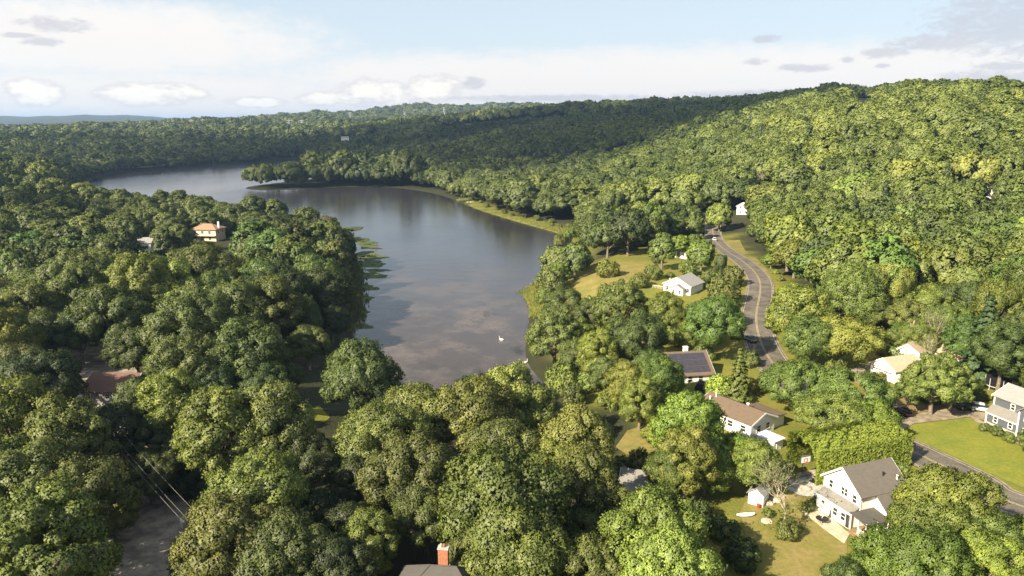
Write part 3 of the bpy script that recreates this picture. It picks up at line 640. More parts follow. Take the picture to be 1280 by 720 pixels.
HAND = """
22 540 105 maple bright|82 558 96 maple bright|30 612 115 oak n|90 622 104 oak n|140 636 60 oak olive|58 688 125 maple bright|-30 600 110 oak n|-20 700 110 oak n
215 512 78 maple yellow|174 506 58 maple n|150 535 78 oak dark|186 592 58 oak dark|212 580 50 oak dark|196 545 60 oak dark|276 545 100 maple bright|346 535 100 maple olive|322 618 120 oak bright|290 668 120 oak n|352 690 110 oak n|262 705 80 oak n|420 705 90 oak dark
385 575 80 oak dark|440 655 70 oak dark|466 678 72 maple bright|395 640 60 oak dark
452 472 98 round n|480 548 110 oak n|528 520 110 oak olive|512 590 120 oak n|532 640 88 oak n|588 520 120 oak olive|638 506 90 maple pale|600 500 80 oak n|632 560 100 oak grey|672 520 70 maple pale|722 560 92 maple pale|694 590 70 maple bright|728 612 92 maple olive|628 638 160 round bright|650 690 130 round bright|600 700 90 round n|728 660 66 oak n|745 712 95 oak olive|812 668 130 oak bright|832 712 120 oak pale|770 640 60 maple n|690 700 90 oak n|450 600 70 oak dark
236 405 100 oak olive|292 384 86 oak n|190 352 92 oak pale|246 340 92 oak n|290 350 66 oak yellow|342 388 76 maple bright|312 445 92 round n|232 455 86 oak n|142 392 84 oak dark|100 372 64 maple n|20 388 60 oak n|8 425 62 maple bright|386 428 54 oak bright|372 327 58 maple n|404 352 46 pale n|368 350 34 oak dark|54 472 76 oak dark|22 462 70 oak n|98 414 60 oak dark|170 435 60 oak dark|330 480 60 oak dark|268 478 60 oak dark|60 415 60 oak n|415 400 44 oak dark|360 470 40 oak olive
694 421 70 pale pale|705 380 56 oak n|690 352 44 shrub n|778 385 68 pale olive|796 418 74 oak n|830 391 52 round yellow|812 455 48 oak n|748 441 54 maple yellow|722 447 48 pale bright|705 470 46 shrub lime|758 470 44 maple n|719 324 42 round n|828 311 34 maple n|892 399 76 oak green|866 414 42 round bright|905 362 40 shrub olive|900 270 32 round bright|877 318 36 round olive|901 328 16 oak dark|740 395 46 pale n|770 425 44 pale bright
760 290 50 oak dark|786 282 58 oak dark|812 286 40 oak n|742 282 40 oak n
998 396 76 round bright|1066 366 70 round olive|1050 420 96 spread bright|1086 385 46 round n|1010 425 60 round n|1132 392 60 spread n|1160 372 62 spread olive|1195 400 62 spread n|1222 372 72 spread n|1254 440 56 maple dark|1232 420 46 pine green|1272 424 52 maple dark|1208 425 46 maple green|1270 380 60 oak n|1186 420 40 oak green|1148 420 44 oak bright|1118 425 34 oak n|1278 350 60 oak green
1000 478 92 spread green|1062 488 96 spread green|1040 515 84 spread bright|1090 522 64 spread lime|1168 476 62 pale pale|1148 486 40 pale pale|1192 482 46 pale pale
822 472 66 oak green|786 482 58 maple yellow|800 500 50 maple bright|862 537 86 maple lime|858 575 76 maple bright|915 572 96 spread lime|882 585 70 spread lime|945 580 56 maple lime|838 590 60 maple bright
1186 630 100 oak bright|1172 668 88 oak pale|1226 672 76 oak n|1110 704 84 oak lime|1160 706 100 oak lime|1056 730 52 oak n|1230 700 80 oak lime|1272 712 50 oak n|1140 640 46 oak bright
"""
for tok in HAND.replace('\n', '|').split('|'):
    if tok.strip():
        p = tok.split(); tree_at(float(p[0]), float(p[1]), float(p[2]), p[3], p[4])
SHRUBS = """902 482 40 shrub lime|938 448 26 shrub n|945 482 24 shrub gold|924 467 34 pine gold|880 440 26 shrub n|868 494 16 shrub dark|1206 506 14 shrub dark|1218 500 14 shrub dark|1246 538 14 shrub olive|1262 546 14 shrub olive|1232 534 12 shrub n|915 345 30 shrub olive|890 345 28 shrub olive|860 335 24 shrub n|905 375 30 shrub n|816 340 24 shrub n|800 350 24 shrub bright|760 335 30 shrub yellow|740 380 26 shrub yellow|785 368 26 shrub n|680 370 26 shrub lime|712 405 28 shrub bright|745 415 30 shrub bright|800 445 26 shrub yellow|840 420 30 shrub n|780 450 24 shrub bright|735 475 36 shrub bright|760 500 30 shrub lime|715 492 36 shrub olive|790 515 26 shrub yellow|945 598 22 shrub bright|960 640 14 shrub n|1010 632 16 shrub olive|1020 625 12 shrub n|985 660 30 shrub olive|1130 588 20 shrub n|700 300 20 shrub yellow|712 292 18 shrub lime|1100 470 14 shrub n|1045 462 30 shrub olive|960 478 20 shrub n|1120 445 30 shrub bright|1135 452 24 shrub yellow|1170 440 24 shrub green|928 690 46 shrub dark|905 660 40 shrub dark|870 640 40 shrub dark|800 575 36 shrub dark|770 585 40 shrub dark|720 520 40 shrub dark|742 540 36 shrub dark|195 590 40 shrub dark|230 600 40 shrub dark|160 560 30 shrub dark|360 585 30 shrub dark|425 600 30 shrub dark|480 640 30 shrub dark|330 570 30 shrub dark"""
for tok in SHRUBS.split('|'):
    p = tok.split(); tree_at(float(p[0]), float(p[1]), float(p[2]), p[3], p[4])
for tok in "984 618 44 bare olive 2.3|1166 420 17 bare n 3.6|1158 445 18 bare n 3.0".split('|'):
    p = tok.split(); tree_at(float(p[0]), float(p[1]), float(p[2]), p[3], p[4], float(p[5]))

# what the photograph shows free of trees: (u0, v0, u1, v1, distance of what stands there)
KEEP = [(236, 276, 288, 306, 366), (258, 300, 282, 322, 320), (168, 301, 188, 315, 300), (98, 466, 150, 528, 150), (1085, 428, 1212, 478, 158), (812, 428, 896, 484, 168), (866, 490, 990, 560, 130),
        (814, 344, 872, 378, 216), (836, 292, 862, 334, 272), (1228, 232, 1250, 247, 350), (888, 292, 930, 330, 330), (905, 322, 958, 372, 262), (928, 370, 980, 470, 205), (700, 335, 812, 392, 240), (930, 590, 1130, 720, 110), (1122, 490, 1280, 640, 140),
        (750, 305, 812, 334, 275), (700, 284, 720, 306, 360), (1228, 466, 1266, 494, 150), (762, 122, 790, 141, 1400), (1070, 108, 1094, 122, 1200), (204, 196, 220, 208, 930), (330, 192, 372, 200, 1200)]
for (u_, v_, hw_, hh_) in ((1241, 244, 9, 7), (178, 310, 11, 7), (776, 134, 11, 7), (431, 168, 6, 4), (926, 269, 7, 8)):
    gx_, gy_, gz_ = ground(u_, v_ + hh_ * 0.6); KEEP.append((u_ - hw_, v_ - hh_, u_ + hw_, v_ + hh_, math.hypot(gx_, gy_) + 7)); print('house ground', u_, v_, round(gx_), round(gy_), round(gz_))
def visible_ok(x, y, g, Rr, Ht):
    D = math.hypot(x, y)
    u, vt = proj(x, y, g + Ht); _, vb = proj(x, y, g + Ht * 0.1); ru = Rr * FPX / D * 0.85
    for (a, b_, c, d, dist) in KEEP:
        if D < dist and u + ru > a and u - ru < c and vt < d and vb > b_: return False
    return True
HXY = np.array([(t['x'], t['y']) for t in TREES]); HR = np.array([t['R'] for t in TREES])
RP = np.array([(p.x, p.y) for p in road_path]); LP = np.array([(p.x, p.y) for p in lane_path])
HOUSES = []
cand = []
def scatter(r0, r1, sp, seed):
    r = np.random.default_rng(seed); n = int(r1 / sp)
    gx_, gy_ = np.meshgrid(np.arange(-n, n + 1), np.arange(0, n + 1)); x = (gx_ + 0.5 * (gy_ % 2)) * sp; y = gy_ * sp * 0.88
    x = (x + r.uniform(-.42, .42, x.shape) * sp).ravel(); y = (y + r.uniform(-.42, .42, y.shape) * sp).ravel()
    d = np.hypot(x, y); k = (d >= r0) & (d < r1) & (np.abs(x) < 0.80 * y + 40); return np.stack([x[k], y[k]], 1)
pts = np.concatenate([scatter(168, 420, 9.6, 1), scatter(420, 900, 12.4, 2), scatter(900, 1600, 15.0, 3), scatter(1600, 2700, 17, 4), scatter(2700, 4300, 24, 5)])
sdl = poly_sd(LK, pts[:, 0], pts[:, 1]); pen = (pts[:, 0] > -262) & (pts[:, 0] < -90) & (pts[:, 1] > 630) & (pts[:, 1] < 800); pts = pts[(sdl > 4.5) | (pen & (sdl > 0.5))]
sdh = poly_sd(np.array(HOOD, float), pts[:, 0], pts[:, 1]); pts = pts[sdh > 2.0]
PZ = height(pts[:, 0], pts[:, 1]); PD = np.hypot(pts[:, 0], pts[:, 1])
FOREST = []
r = np.random.default_rng(77)
for (x, y), z, D in zip(pts, PZ, PD):
    if D < 420 and (np.hypot(RP[:, 0] - x, RP[:, 1] - y).min() < 8 or np.hypot(LP[:, 0] - x, LP[:, 1] - y).min() < 7): continue
    Rr = (4.4 + 5.8 * r.random() ** 1.25) * (1 if D < 800 else 1.0 + min(0.9, (D - 800) / 2200)); Ht = (8.0 + Rr * 0.9 + r.uniform(-2.5, 3.8)) * (1 if D < 1500 else 1.1)
    if D < 420:
        dd = np.hypot(HXY[:, 0] - x, HXY[:, 1] - y)
        if (dd < (HR + Rr) * 0.62).any(): continue
    if D > 380 and x > -0.1 * y: Rr *= 1.28; Ht *= 1.12
    elif D > 560: Rr *= 1.25; Ht *= 1.15
    if -262 < x < -90 and 630 < y < 800: Rr *= 1.15; Ht *= 1.35
    if x < -60 and 290 < D < 640 and not (-262 < x < -90 and 630 < y < 800) and x > -0.62 * y: Rr *= 0.86; Ht *= 0.74
    kd = r.choice(['oak', 'maple', 'round', 'spread'], p=[0.42, 0.26, 0.2, 0.12])
    if kd == 'spread': Ht *= 0.85; Rr *= 1.1
    if kd == 'maple': Rr *= 0.88; Ht *= 1.06
    if D < 1700 and not visible_ok(x, y, z, Rr, Ht): continue
    FOREST.append((x, y, z, Rr, Ht, kd, D))
# east shore and glades: the wooded band between the gardens and the hill keeps its own single trees, the 300 largest as things
for (x, y, z, Rr, Ht, kd, D) in FOREST: pass
def size_in_view(f):
    u, v = proj(f[0], f[1], f[2] + f[4] * 0.6)
    return (f[3] * f[4]) / (f[6] ** 2) if (-20 < u < 1300 and v < 740) else 0.0
order = sorted(range(len(FOREST)), key=lambda i: -size_in_view(FOREST[i]))
n_hand = sum(1 for t in TREES if t['kind'] not in ('shrub', 'bare') )
n_auto = max(0, 255 - n_hand)
single = set(order[:n_auto])
TPICK = ['n', 'n', 'olive', 'dark', 'bright', 'green', 'grey', 'yellow', 'pale']
for i in single:
    x, y, z, Rr, Ht, kd, D = FOREST[i]; pr = [.26, .2, .12, .12, .1, .08, .06, .04, .02] if x < 0.1 * y else [.24, .2, .1, .06, .16, .06, .02, .11, .05]
    tree_xy(x, y, Rr, Ht, kd, str(r.choice(TPICK, p=pr)))
rest = [f for i, f in enumerate(FOREST) if i not in single]
# the same woods carry on under and beside the drone, outside the frame
HN = np.array([(t['x'], t['y']) for t in TREES]); HNR = np.array([t['R'] for t in TREES]); r = np.random.default_rng(31)
for gx_ in np.arange(-190, 191, 9.5):
    for gy_ in np.arange(-90, 150, 9.0):
        x, y = gx_ + r.uniform(-3.5, 3.5), gy_ + r.uniform(-3.5, 3.5); Rr = r.uniform(4.0, 6.5); Ht = r.uniform(10, 15); D = math.hypot(x, y)
        if D > 168 or (D < 16): continue
        if y > 4:
            u0, v0 = proj(x, y, Ht * 1.1); 
            if v0 < 752 and abs(u0 - 640) - Rr * FPX / max(10, y) < 680: continue
        if np.hypot(RP[:, 0] - x, RP[:, 1] - y).min() < 10 or np.hypot(LP[:, 0] - x, LP[:, 1] - y).min() < 10 or (HN.size and (np.hypot(HN[:, 0] - x, HN[:, 1] - y) < HNR + Rr * .4).any()): continue
        if -17 < x < 4 and 56 < y < 78 or (36 < x < 60 and 70 < y < 100) or (78 < x < 105 and 90 < y < 130) or (x > 66 and 62 < y < 112 and r.random() < .75): continue
        rest.append((x, y, hz1(x, y), Rr, Ht, str(r.choice(['oak', 'maple', 'round'])), D))

for i in range(0, len(LK), 1):
    x, y = LK[i]
    if x > -60 and 370 < y < 620:
        for k in range(2):
            px_, py_ = x + r.uniform(4, 13), y + r.uniform(-7, 9); Rr = r.uniform(1.2, 2.4)
            if poly_sd(LK, [px_], [py_])[0] > 2.5: tree_xy(px_, py_, Rr, Rr * 1.2, 'shrub', str(r.choice(['yellow', 'bright', 'n', 'olive'])))
for (x, y) in scatter(100, 350, 6.2, 9):
    if poly_sd(np.array(HOOD, float), [x], [y])[0] > -0.5 or poly_sd(LK, [x], [y])[0] < 3: continue
    if np.hypot(RP[:, 0] - x, RP[:, 1] - y).min() < 6.5: continue
    big = r.random() < 0.42; Rr = r.uniform(2.6, 4.6) if big else r.uniform(1.3, 2.6); Ht = Rr * (1.9 if big else 1.1); z = hz1(x, y)
    if (np.hypot(HXY[:, 0] - x, HXY[:, 1] - y) < HR * 0.8 + Rr * 0.5).any(): continue
    if not visible_ok(x, y, z, Rr, Ht): continue
    if r.random() < (0.25 if y > 150 else 0.55): continue
    tree_xy(x, y, Rr, Ht, str(r.choice(['maple', 'round', 'pale', 'oak'])) if big else 'shrub', str(r.choice(['yellow', 'bright', 'lime', 'n', 'olive', 'pale'])))
# labels: each tree by its look, its rank and the landmark it stands beside
LAND = [('the cream house', 263, 292), ('the white house in the west woods', 178, 308), ('the red roofed house', 125, 485), ('the shady lane', 205, 665), ('the brick chimney', 541, 692),
        ('the near end of the lake', 560, 480), ('the west shore lily pads', 455, 330), ('the two white birds', 640, 440), ('the tan meadow', 745, 352), ('the grey roofed white house', 848, 360),
        ('the solar panel roof', 860, 450), ('the brown roofed ranch', 935, 515), ('the white farmhouse', 1075, 610), ('the bare garden tree', 984, 618), ('the blue grey house', 1255, 515), ('the white double garage', 1108, 460), ('the trampoline', 1247, 480),
        ('the bend of the road', 948, 370), ('the far end of the road', 898, 292), ('the hillside white house', 1240, 241), ('the house past the road', 927, 268), ('the wooded lake peninsula', 375, 222),
        ('the grassy far shore', 640, 268), ('the lit glade', 415, 530), ('the dark shaded gap', 800, 610), ('the lower left corner', 30, 680), ('the lower right corner', 1250, 690), ('the left edge', 10, 380), ('the west arm of the lake', 150, 235), ('the lower edge', 640, 700), ('the pale dead snag', 1135, 430), ('the right edge', 1270, 380), ('the shore bend past the meadow', 712, 292), ('the tiny white boat', 584, 254), ('the peninsula foot', 500, 238)]
ORD = ['nearest', 'second', 'third', 'fourth', 'fifth', 'sixth', 'seventh', 'eighth', 'ninth', 'tenth', 'eleventh', 'twelfth', 'thirteenth', 'fourteenth', 'fifteenth', 'sixteenth', 'seventeenth', 'eighteenth', 'nineteenth', 'twentieth', 'twenty first', 'twenty second', 'twenty third', 'twenty fourth', 'twenty fifth', 'twenty sixth', 'twenty seventh', 'twenty eighth', 'twenty ninth', 'thirtieth'] + ['outermost'] * 200
KW = {'oak': 'billowing', 'maple': 'tall', 'spread': 'flat topped', 'round': 'rounded', 'pale': 'feathery', 'shrub': 'low', 'pine': 'conical', 'bare': 'half bare'}
def label_all():
    bins = {}
    for t in TREES:
        j = min(range(len(LAND)), key=lambda j: math.hypot((t['u'] - LAND[j][1]), (t['v'] - LAND[j][2]) * 1.5)); nm, lu, lv = LAND[j]
        du, dv = t['u'] - lu, (t['v'] - lv) * 1.5
        rel = ('right of' if du > 0 else 'left of') if abs(du) > abs(dv) else ('in front of' if dv > 0 else 'behind')
        c = 'shrub' if t['kind'] == 'shrub' else 'tree'
        bins.setdefault((j, rel, c), []).append((math.hypot(du, dv), t))
    for (j, rel, c), L in bins.items():
        L.sort(key=lambda q: q[0])
        for k, (_, t) in enumerate(L):
            o = ORD[k] if len(L) > 1 else 'only'
            if t['kind'] == 'pine' and t['tint'] == 'gold': t['label'] = 'golden cone shaped garden conifer standing beside the road behind the ranch house'; continue
            t['label'] = f"{TWORD[t['tint']]} {KW[t['kind']]} {c}, {o} {rel} {LAND[j][0]}"
label_all()
rt = np.random.default_rng(5)
def plant(t):
    kd = t['kind']; D = math.hypot(t['x'], t['y']); key = kd
    if D > 215 and kd + '_m' in REF and not (t['hand'] and t['w'] > 60): key = kd + '_m'
    me, tr, rr_, hh = REF[key][int(rt.integers(len(REF[key])))]
    nm = {'shrub': 'shrub', 'pine': 'conifer_tree', 'bare': 'bare_tree'}.get(kd, 'broadleaf_tree')
    s = t['R'] / rr_; e = empty(nm, (t['x'], t['y'], t['z'] - 0.05), float(rt.uniform(0, 6.28)), (s, s, t['H'] / hh))
    c = TINT[t['tint']]; j = rt.uniform(0.92, 1.08, 3)
    if D < 135 and t['x'] < 25 and t['tint'] != 'dark': j = j * np.array([1.24, 1.16, 1.0])   # near grove tinted brighter and warmer: sunlight put into the leaf colour
    for pn, m_ in (('crown', me), ('trunk', tr)):
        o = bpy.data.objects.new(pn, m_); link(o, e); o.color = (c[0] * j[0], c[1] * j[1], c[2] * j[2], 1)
    tag(e, t['label'], 'shrub' if kd == 'shrub' else 'tree', {'shrub': 'garden and shore shrubs', 'pine': 'conifers among the broadleaf trees', 'bare': 'half bare trees'}.get(kd, 'broadleaf trees of the valley woods'))
for t in TREES: plant(t)

# the woods beyond: one object, crowns set on points by geometry nodes
PROTO = bpy.data.collections.new('forest_crowns')
def proto(i, me, tr=None):
    o = bpy.data.objects.new('forest_crown_%02d' % i, me); PROTO.objects.link(o)
protos = []; pk = {}
def add_proto(kd, lod, me, rr_, hh): pk.setdefault((kd, lod), []).append((len(protos), rr_, hh)); proto(len(protos), me); protos.append(me)
for kd in ('oak', 'maple', 'spread', 'round'):
    for me, tr, rr_, hh in REF[kd + '_m']: add_proto(kd, 0, me, rr_, hh)
    for s_ in range(2):
        me, L = crown('crown', kd, 500 + s_ + len(protos) * 7, 900, 1.25, M['leaf'], soft=True)
        co = np.empty(len(me.vertices) * 3, np.float32); me.vertices.foreach_get('co', co); co = co.reshape(-1, 3)
        add_proto(kd, 1, me, np.percentile(np.hypot(co[:, 0], co[:, 1]), 97), co[:, 2].max())
for s_ in (601, 602): add_proto('pine', 0, conifer('crown', s_, 1500, 0.75, M['needle']), 3.9, 17.0); add_proto('pine', 1, conifer('crown', s_ + 5, 450, 1.3, M['needle']), 3.9, 17.0)
for t3 in REF['bare'][:2]: add_proto('bare', 0, t3[1], 3.4, t3[3]); add_proto('bare', 1, t3[1], 3.4, t3[3])
fv = []; fi = []; fs_ = []; fr = []
for (x, y, z, Rr, Ht, kd, D) in rest:
    q_ = rt.random()
    if q_ < 0.035: kd = 'pine'; Rr = 3.2; Ht *= 1.12
    elif q_ < 0.046 and D < 600: kd = 'bare'; Rr = 3.6; Ht *= 1.05
    i, rr_, hh = pk[(kd, 0 if D < 700 else 1)][int(rt.integers(len(pk[(kd, 0 if D < 700 else 1)])))]
    fv.append((x, y, z - 0.3 - (1.5 if D > 800 else 0))); fi.append(i); s = Rr / rr_; fs_.append((s, s, Ht / hh)); fr.append((0, 0, rt.uniform(0, 6.28)))
fm = bpy.data.meshes.new('forest'); fm.vertices.add(len(fv)); fm.vertices.foreach_set('co', np.array(fv, np.float32).ravel())
fm.attributes.new('variant', 'INT', 'POINT').data.foreach_set('value', np.array(fi, np.int32))
fm.attributes.new('crown_scale', 'FLOAT_VECTOR', 'POINT').data.foreach_set('vector', np.array(fs_, np.float32).ravel())
fm.attributes.new('crown_turn', 'FLOAT_VECTOR', 'POINT').data.foreach_set('vector', np.array(fr, np.float32).ravel())
fo = link(bpy.data.objects.new('forest', fm)); tag(fo, kind='stuff')
tag(fo, 'unbroken broadleaf forest covering the hills and far shores behind the lake', 'forest')
ng = bpy.data.node_groups.new('forest', 'GeometryNodeTree')
ng.interface.new_socket('Geometry', in_out='INPUT', socket_type='NodeSocketGeometry'); ng.interface.new_socket('Geometry', in_out='OUTPUT', socket_type='NodeSocketGeometry')
gi = ng.nodes.new('NodeGroupInput'); go = ng.nodes.new('NodeGroupOutput'); iop = ng.nodes.new('GeometryNodeInstanceOnPoints'); ci = ng.nodes.new('GeometryNodeCollectionInfo')
ci.inputs['Collection'].default_value = PROTO; ci.inputs['Separate Children'].default_value = True; ci.inputs['Reset Children'].default_value = True
def named(nm, ty):
    n_ = ng.nodes.new('GeometryNodeInputNamedAttribute'); n_.data_type = ty; n_.inputs['Name'].default_value = nm
    return [o for o in n_.outputs if o.enabled and o.name == 'Attribute'][0]
ng.links.new(gi.outputs[0], iop.inputs['Points']); ng.links.new(ci.outputs[0], iop.inputs['Instance']); iop.inputs['Pick Instance'].default_value = True
ng.links.new(named('variant', 'INT'), iop.inputs['Instance Index']); ng.links.new(named('crown_scale', 'FLOAT_VECTOR'), iop.inputs['Scale'])
e2r = ng.nodes.new('FunctionNodeEulerToRotation'); ng.links.new(named('crown_turn', 'FLOAT_VECTOR'), e2r.inputs[0]); ng.links.new(e2r.outputs[0], iop.inputs['Rotation'])
ng.links.new(iop.outputs[0], go.inputs[0])
md = fo.modifiers.new('forest', 'NODES'); md.node_group = ng
print('TREES', len(TREES), 'hand', n_hand, 'auto', n_auto, 'forest', len(rest), 'protos', len(protos), 't', round(time.time() - T0, 1))

# ------------------------------------------------------------------ houses
def frame(name, A, B, label, cat='house', group=None, dz=0.0):
    x, y = A[:2]; th = math.atan2(B[1] - A[1], B[0] - A[0]); w = math.hypot(B[0] - A[0], B[1] - A[1])
    zs = [hz1(x, y), hz1(B[0], B[1])]
    e = empty(name, (x, y, min(zs) + dz), th); tag(e, label, cat, group); return e, w
_WM = {}
def window(p, x, y, z, ang, w=0.9, h=1.3, mull=True, fm='trim'):     # centre of the window on its wall; ang 0 faces local -y
    k = (w, h, mull, fm)
    if k not in _WM:
        t = 0.11; mb = MB(); mb.box(-w / 2 - t, w / 2 + t, -0.06, 0.02, h / 2, h / 2 + t).box(-w / 2 - t, w / 2 + t, -0.08, 0.02, -h / 2 - t, -h / 2)
        mb.box(-w / 2 - t, -w / 2, -0.055, 0.02, -h / 2, h / 2).box(w / 2, w / 2 + t, -0.055, 0.02, -h / 2, h / 2)
        if mull: mb.box(-w / 2, w / 2, -0.045, 0.01, -0.03, 0.03)
        _WM[k] = (mb.mesh('window', M[fm]), MB().box(-w / 2 + 0.002, w / 2 - 0.002, -0.02, 0.012, -h / 2 + 0.002, h / 2 - 0.002).mesh('pane', M['glass']))
    f, g = _WM[k]; o = link(bpy.data.objects.new('window', f), p); o.location = (x, y, z); o.rotation_euler = (0, 0, R(ang))
    link(bpy.data.objects.new('pane', g), o); return o
def door(p, x, y, ang, w=0.95, h=2.05, mat='darkwood', z0=0.1, name='door'):
    o = MB().box(-w / 2, w / 2, -0.05, 0.02, 0, h).box(-w / 2 - 0.1, -w / 2 - 0.004, -0.07, 0.02, 0, h + 0.1).box(w / 2 + 0.004, w / 2 + 0.1, -0.07, 0.02, 0, h + 0.1).build(name, M[mat], p)
    o.location = (x, y, z0); o.rotation_euler = (0, 0, R(ang))
    MB().box(w * 0.32, w * 0.40, -0.10, -0.05, h * 0.46, h * 0.52).build('handle', M['chrome'], o); return o
def gable_y(p, x0, x1, y0, y1, eave, ridge, wall, roof, over=0.35, z0=-0.6, t=0.16, trim=True):   # ridge along y
    xm = (x0 + x1) / 2; s = (ridge - eave) / (xm - x0)
    MB().prism([(x0, z0), (x1, z0), (x1, eave), (xm, ridge), (x0, eave)], y0, y1).build('wall', M[wall], p)
    r_ = MB(); e0 = eave - s * over
    g = 0.03
    r_.prism([(x0 - over, e0 + g), (xm, ridge + g), (xm, ridge + t + g), (x0 - over, e0 + t + g)], y0 - over, y1 + over)
    r_.prism([(xm + 0.002, ridge + g), (x1 + over, e0 + g), (x1 + over, e0 + t + g), (xm + 0.002, ridge + t + g)], y0 - over, y1 + over)
    o = r_.build('roof', M[roof], p)
    if trim:
        for yy in (y0 - over - 0.05, y1 + over + 0.002):
            MB().prism([(x0 - over, e0 - 0.1), (xm, ridge - 0.1), (x1 + over, e0 - 0.1), (x1 + over, e0 + t + 0.02), (xm, ridge + t + 0.02), (x0 - over, e0 + t + 0.02)], yy, yy + 0.048).build('barge_board', M['trim'], p)
    return o
def gable_x(p, x0, x1, y0, y1, eave, ridge, wall, roof, over=0.35, z0=-0.6, t=0.16):   # ridge along x
    ym = (y0 + y1) / 2; s = (ridge - eave) / (ym - y0); e0 = eave - s * over; g = 0.03
    MB().prismx([(y0, z0), (y1, z0), (y1, eave), (ym, ridge), (y0, eave)], x0, x1).build('wall', M[wall], p)
    r_ = MB()
    r_.prismx([(y0 - over, e0 + g), (ym, ridge + g), (ym, ridge + t + g), (y0 - over, e0 + t + g)], x0 - over, x1 + over)
    r_.prismx([(ym + 0.002, ridge + g), (y1 + over, e0 + g), (y1 + over, e0 + t + g), (ym + 0.002, ridge + t + g)], x0 - over, x1 + over)
    o = r_.build('roof', M[roof], p)
    for xx in (x0 - over - 0.05, x1 + over + 0.002):
        MB().prismx([(y0 - over, e0 - 0.08), (ym, ridge - 0.08), (y1 + over, e0 - 0.08), (y1 + over, e0 + t + 0.02), (ym, ridge + t + 0.02), (y0 - over, e0 + t + 0.02)], xx, xx + 0.048).build('barge_board', M['trim'], p)
    return o
def hip(p, x0, x1, y0, y1, eave, ridge, wall, roof, over=0.5, z0=-0.6):
    MB().box(x0, x1, y0, y1, z0, eave).build('wall', M[wall], p)
    a, b_, c, d = x0 - over, x1 + over, y0 - over, y1 + over; ym = (c + d) / 2; k = (d - c) / 2
    q0, q1 = (a + k * 0.9, ym, ridge), (b_ - k * 0.9, ym, ridge); e = eave - 0.05
    base = [(a, c, e), (b_, c, e), (b_, d, e), (a, d, e)]; low = [(x, y, z - 0.18) for x, y, z in base]
    o = MB().add(base + [q0, q1] + low, [(0, 1, 5, 4), (1, 2, 5), (2, 3, 4, 5), (3, 0, 4), (6, 7, 1, 0), (7, 8, 2, 1), (8, 9, 3, 2), (9, 6, 0, 3), (9, 8, 7, 6)]).build('roof', M[roof], p)
    rc = MB()
    for A_, B_ in ((base[0], q0), (base[3], q0), (base[1], q1), (base[2], q1), (q0, q1)):
        rc.tube([(A_[0], A_[1], A_[2] + 0.02), (B_[0], B_[1], B_[2] + 0.03)], 0.07, 5)
    rc.build('ridge_cap', M[roof], o)
    return o
def chimney(roof, x, y, z0, z1, s=0.75, mat='brick', pots=1):
    c = MB().box(x - s / 2, x + s / 2, y - s * .35, y + s * .35, z0, z1).build('chimney', M[mat], roof)
    MB().box(x - s / 2 - 0.06, x + s / 2 + 0.06, y - s * .35 - 0.06, y + s * .35 + 0.06, z1 + 0.002, z1 + 0.12).build('chimney_cap', M['concrete'] if mat == 'brick' else M['trim'], roof)
    for k in range(pots): MB().lathe([(0.13, z1 + 0.121), (0.12, z1 + 0.45), (0.10, z1 + 0.45)], 10, (x - s * 0.22 + k * 0.3, y)).build('chimney_pot', M['concrete'] if k == 0 else M['brick'], roof)
def vent(roof, x, y, z0, z1, r_=0.08, mat='trim'): MB().lathe([(r_, z0), (r_, z1), (r_ * 1.5, z1), (r_ * 1.5, z1 + 0.1), (0.01, z1 + 0.16)], 8, (x, y)).build('vent_pipe', M[mat], roof)
def corner_board(p, x, y, z0, z1, s=0.14): MB().box(x - s / 2, x + s / 2, y - s / 2, y + s / 2, z0, z1).build('corner_board', M['trim'], p)

# white farmhouse beside the road
fx, fy = 43.4, 86.6
e, _ = frame('farmhouse', (fx, fy), (fx + math.cos(R(-70)), fy + math.sin(R(-70))), 'white gabled farmhouse with lean-to, taupe shingle roof and dark roofed porch')
rf = gable_y(e, -3.8, 2.4, -0.2, 7.2, 4.5, 6.9, 'white', 'shingle_taupe', 0.4)
MB().prism([(2.4, -0.6), (4.3, -0.6), (4.3, 2.95), (2.4, 4.42)], 2.2, 7.2).build('wall', M['white'], e)
MB().prism([(2.82, 4.16), (4.75, 2.63), (4.75, 2.80), (2.82, 4.33)], 1.9, 7.6).build('roof', M['shingle_taupe'], e)
vent(rf, 1.0, 4.6, 5.3, 6.2, 0.09, 'black'); vent(rf, 1.6, 6.4, 4.9, 5.7, 0.12, 'trim')
MB().prismx([(-1.5, -0.6), (-0.202, -0.6), (-0.202, 2.75), (-1.5, 2.2)], -3.4, 2.3).build('lean_to', M['white'], e)
MB().prismx([(-1.75, 2.13), (-0.21, 2.79), (-0.21, 2.93), (-1.75, 2.27)], -3.6, 2.45).build('lean_to_roof', M['shingle_grey'], e)
MB().box(-3.62, 2.47, -1.80, -1.752, 2.08, 2.30).build('gutter', M['trim'], e)
for wx, wz, yy in ((-2.6, 3.75, -0.2), (-0.55, 3.75, -0.2), (-0.0, 3.75, -0.2), (1.45, 3.55, -0.2)): window(e, wx, yy, wz, 0, 0.42 if wx in (-0.55, -0.0) else 0.6, 1.0)
for wx in (-0.2, 1.15): window(e, wx, -1.5, 1.2, 0, 0.7, 1.0)
window(e, -2.4, -1.5, 1.5, 0, 0.45, 0.35, False)
door(e, 2.0, -1.5, 0, 0.5, 1.9, 'glass')
window(e, 4.3, 3.2, 1.5, 90, 0.8, 1.1); window(e, 4.3, 5.6, 1.5, 90, 0.8, 1.1)
MB().slab([(2.32, -1.75, 2.50), (5.1, -1.75, 2.12), (5.1, 2.1, 2.12), (2.32, 2.1, 2.50)], 0.14).build('porch_roof', M['shingle_dark'], e)
MB().box(2.32, 5.0, -1.7, 2.05, -0.4, 0.22).build('porch_floor', M['wood'], e)
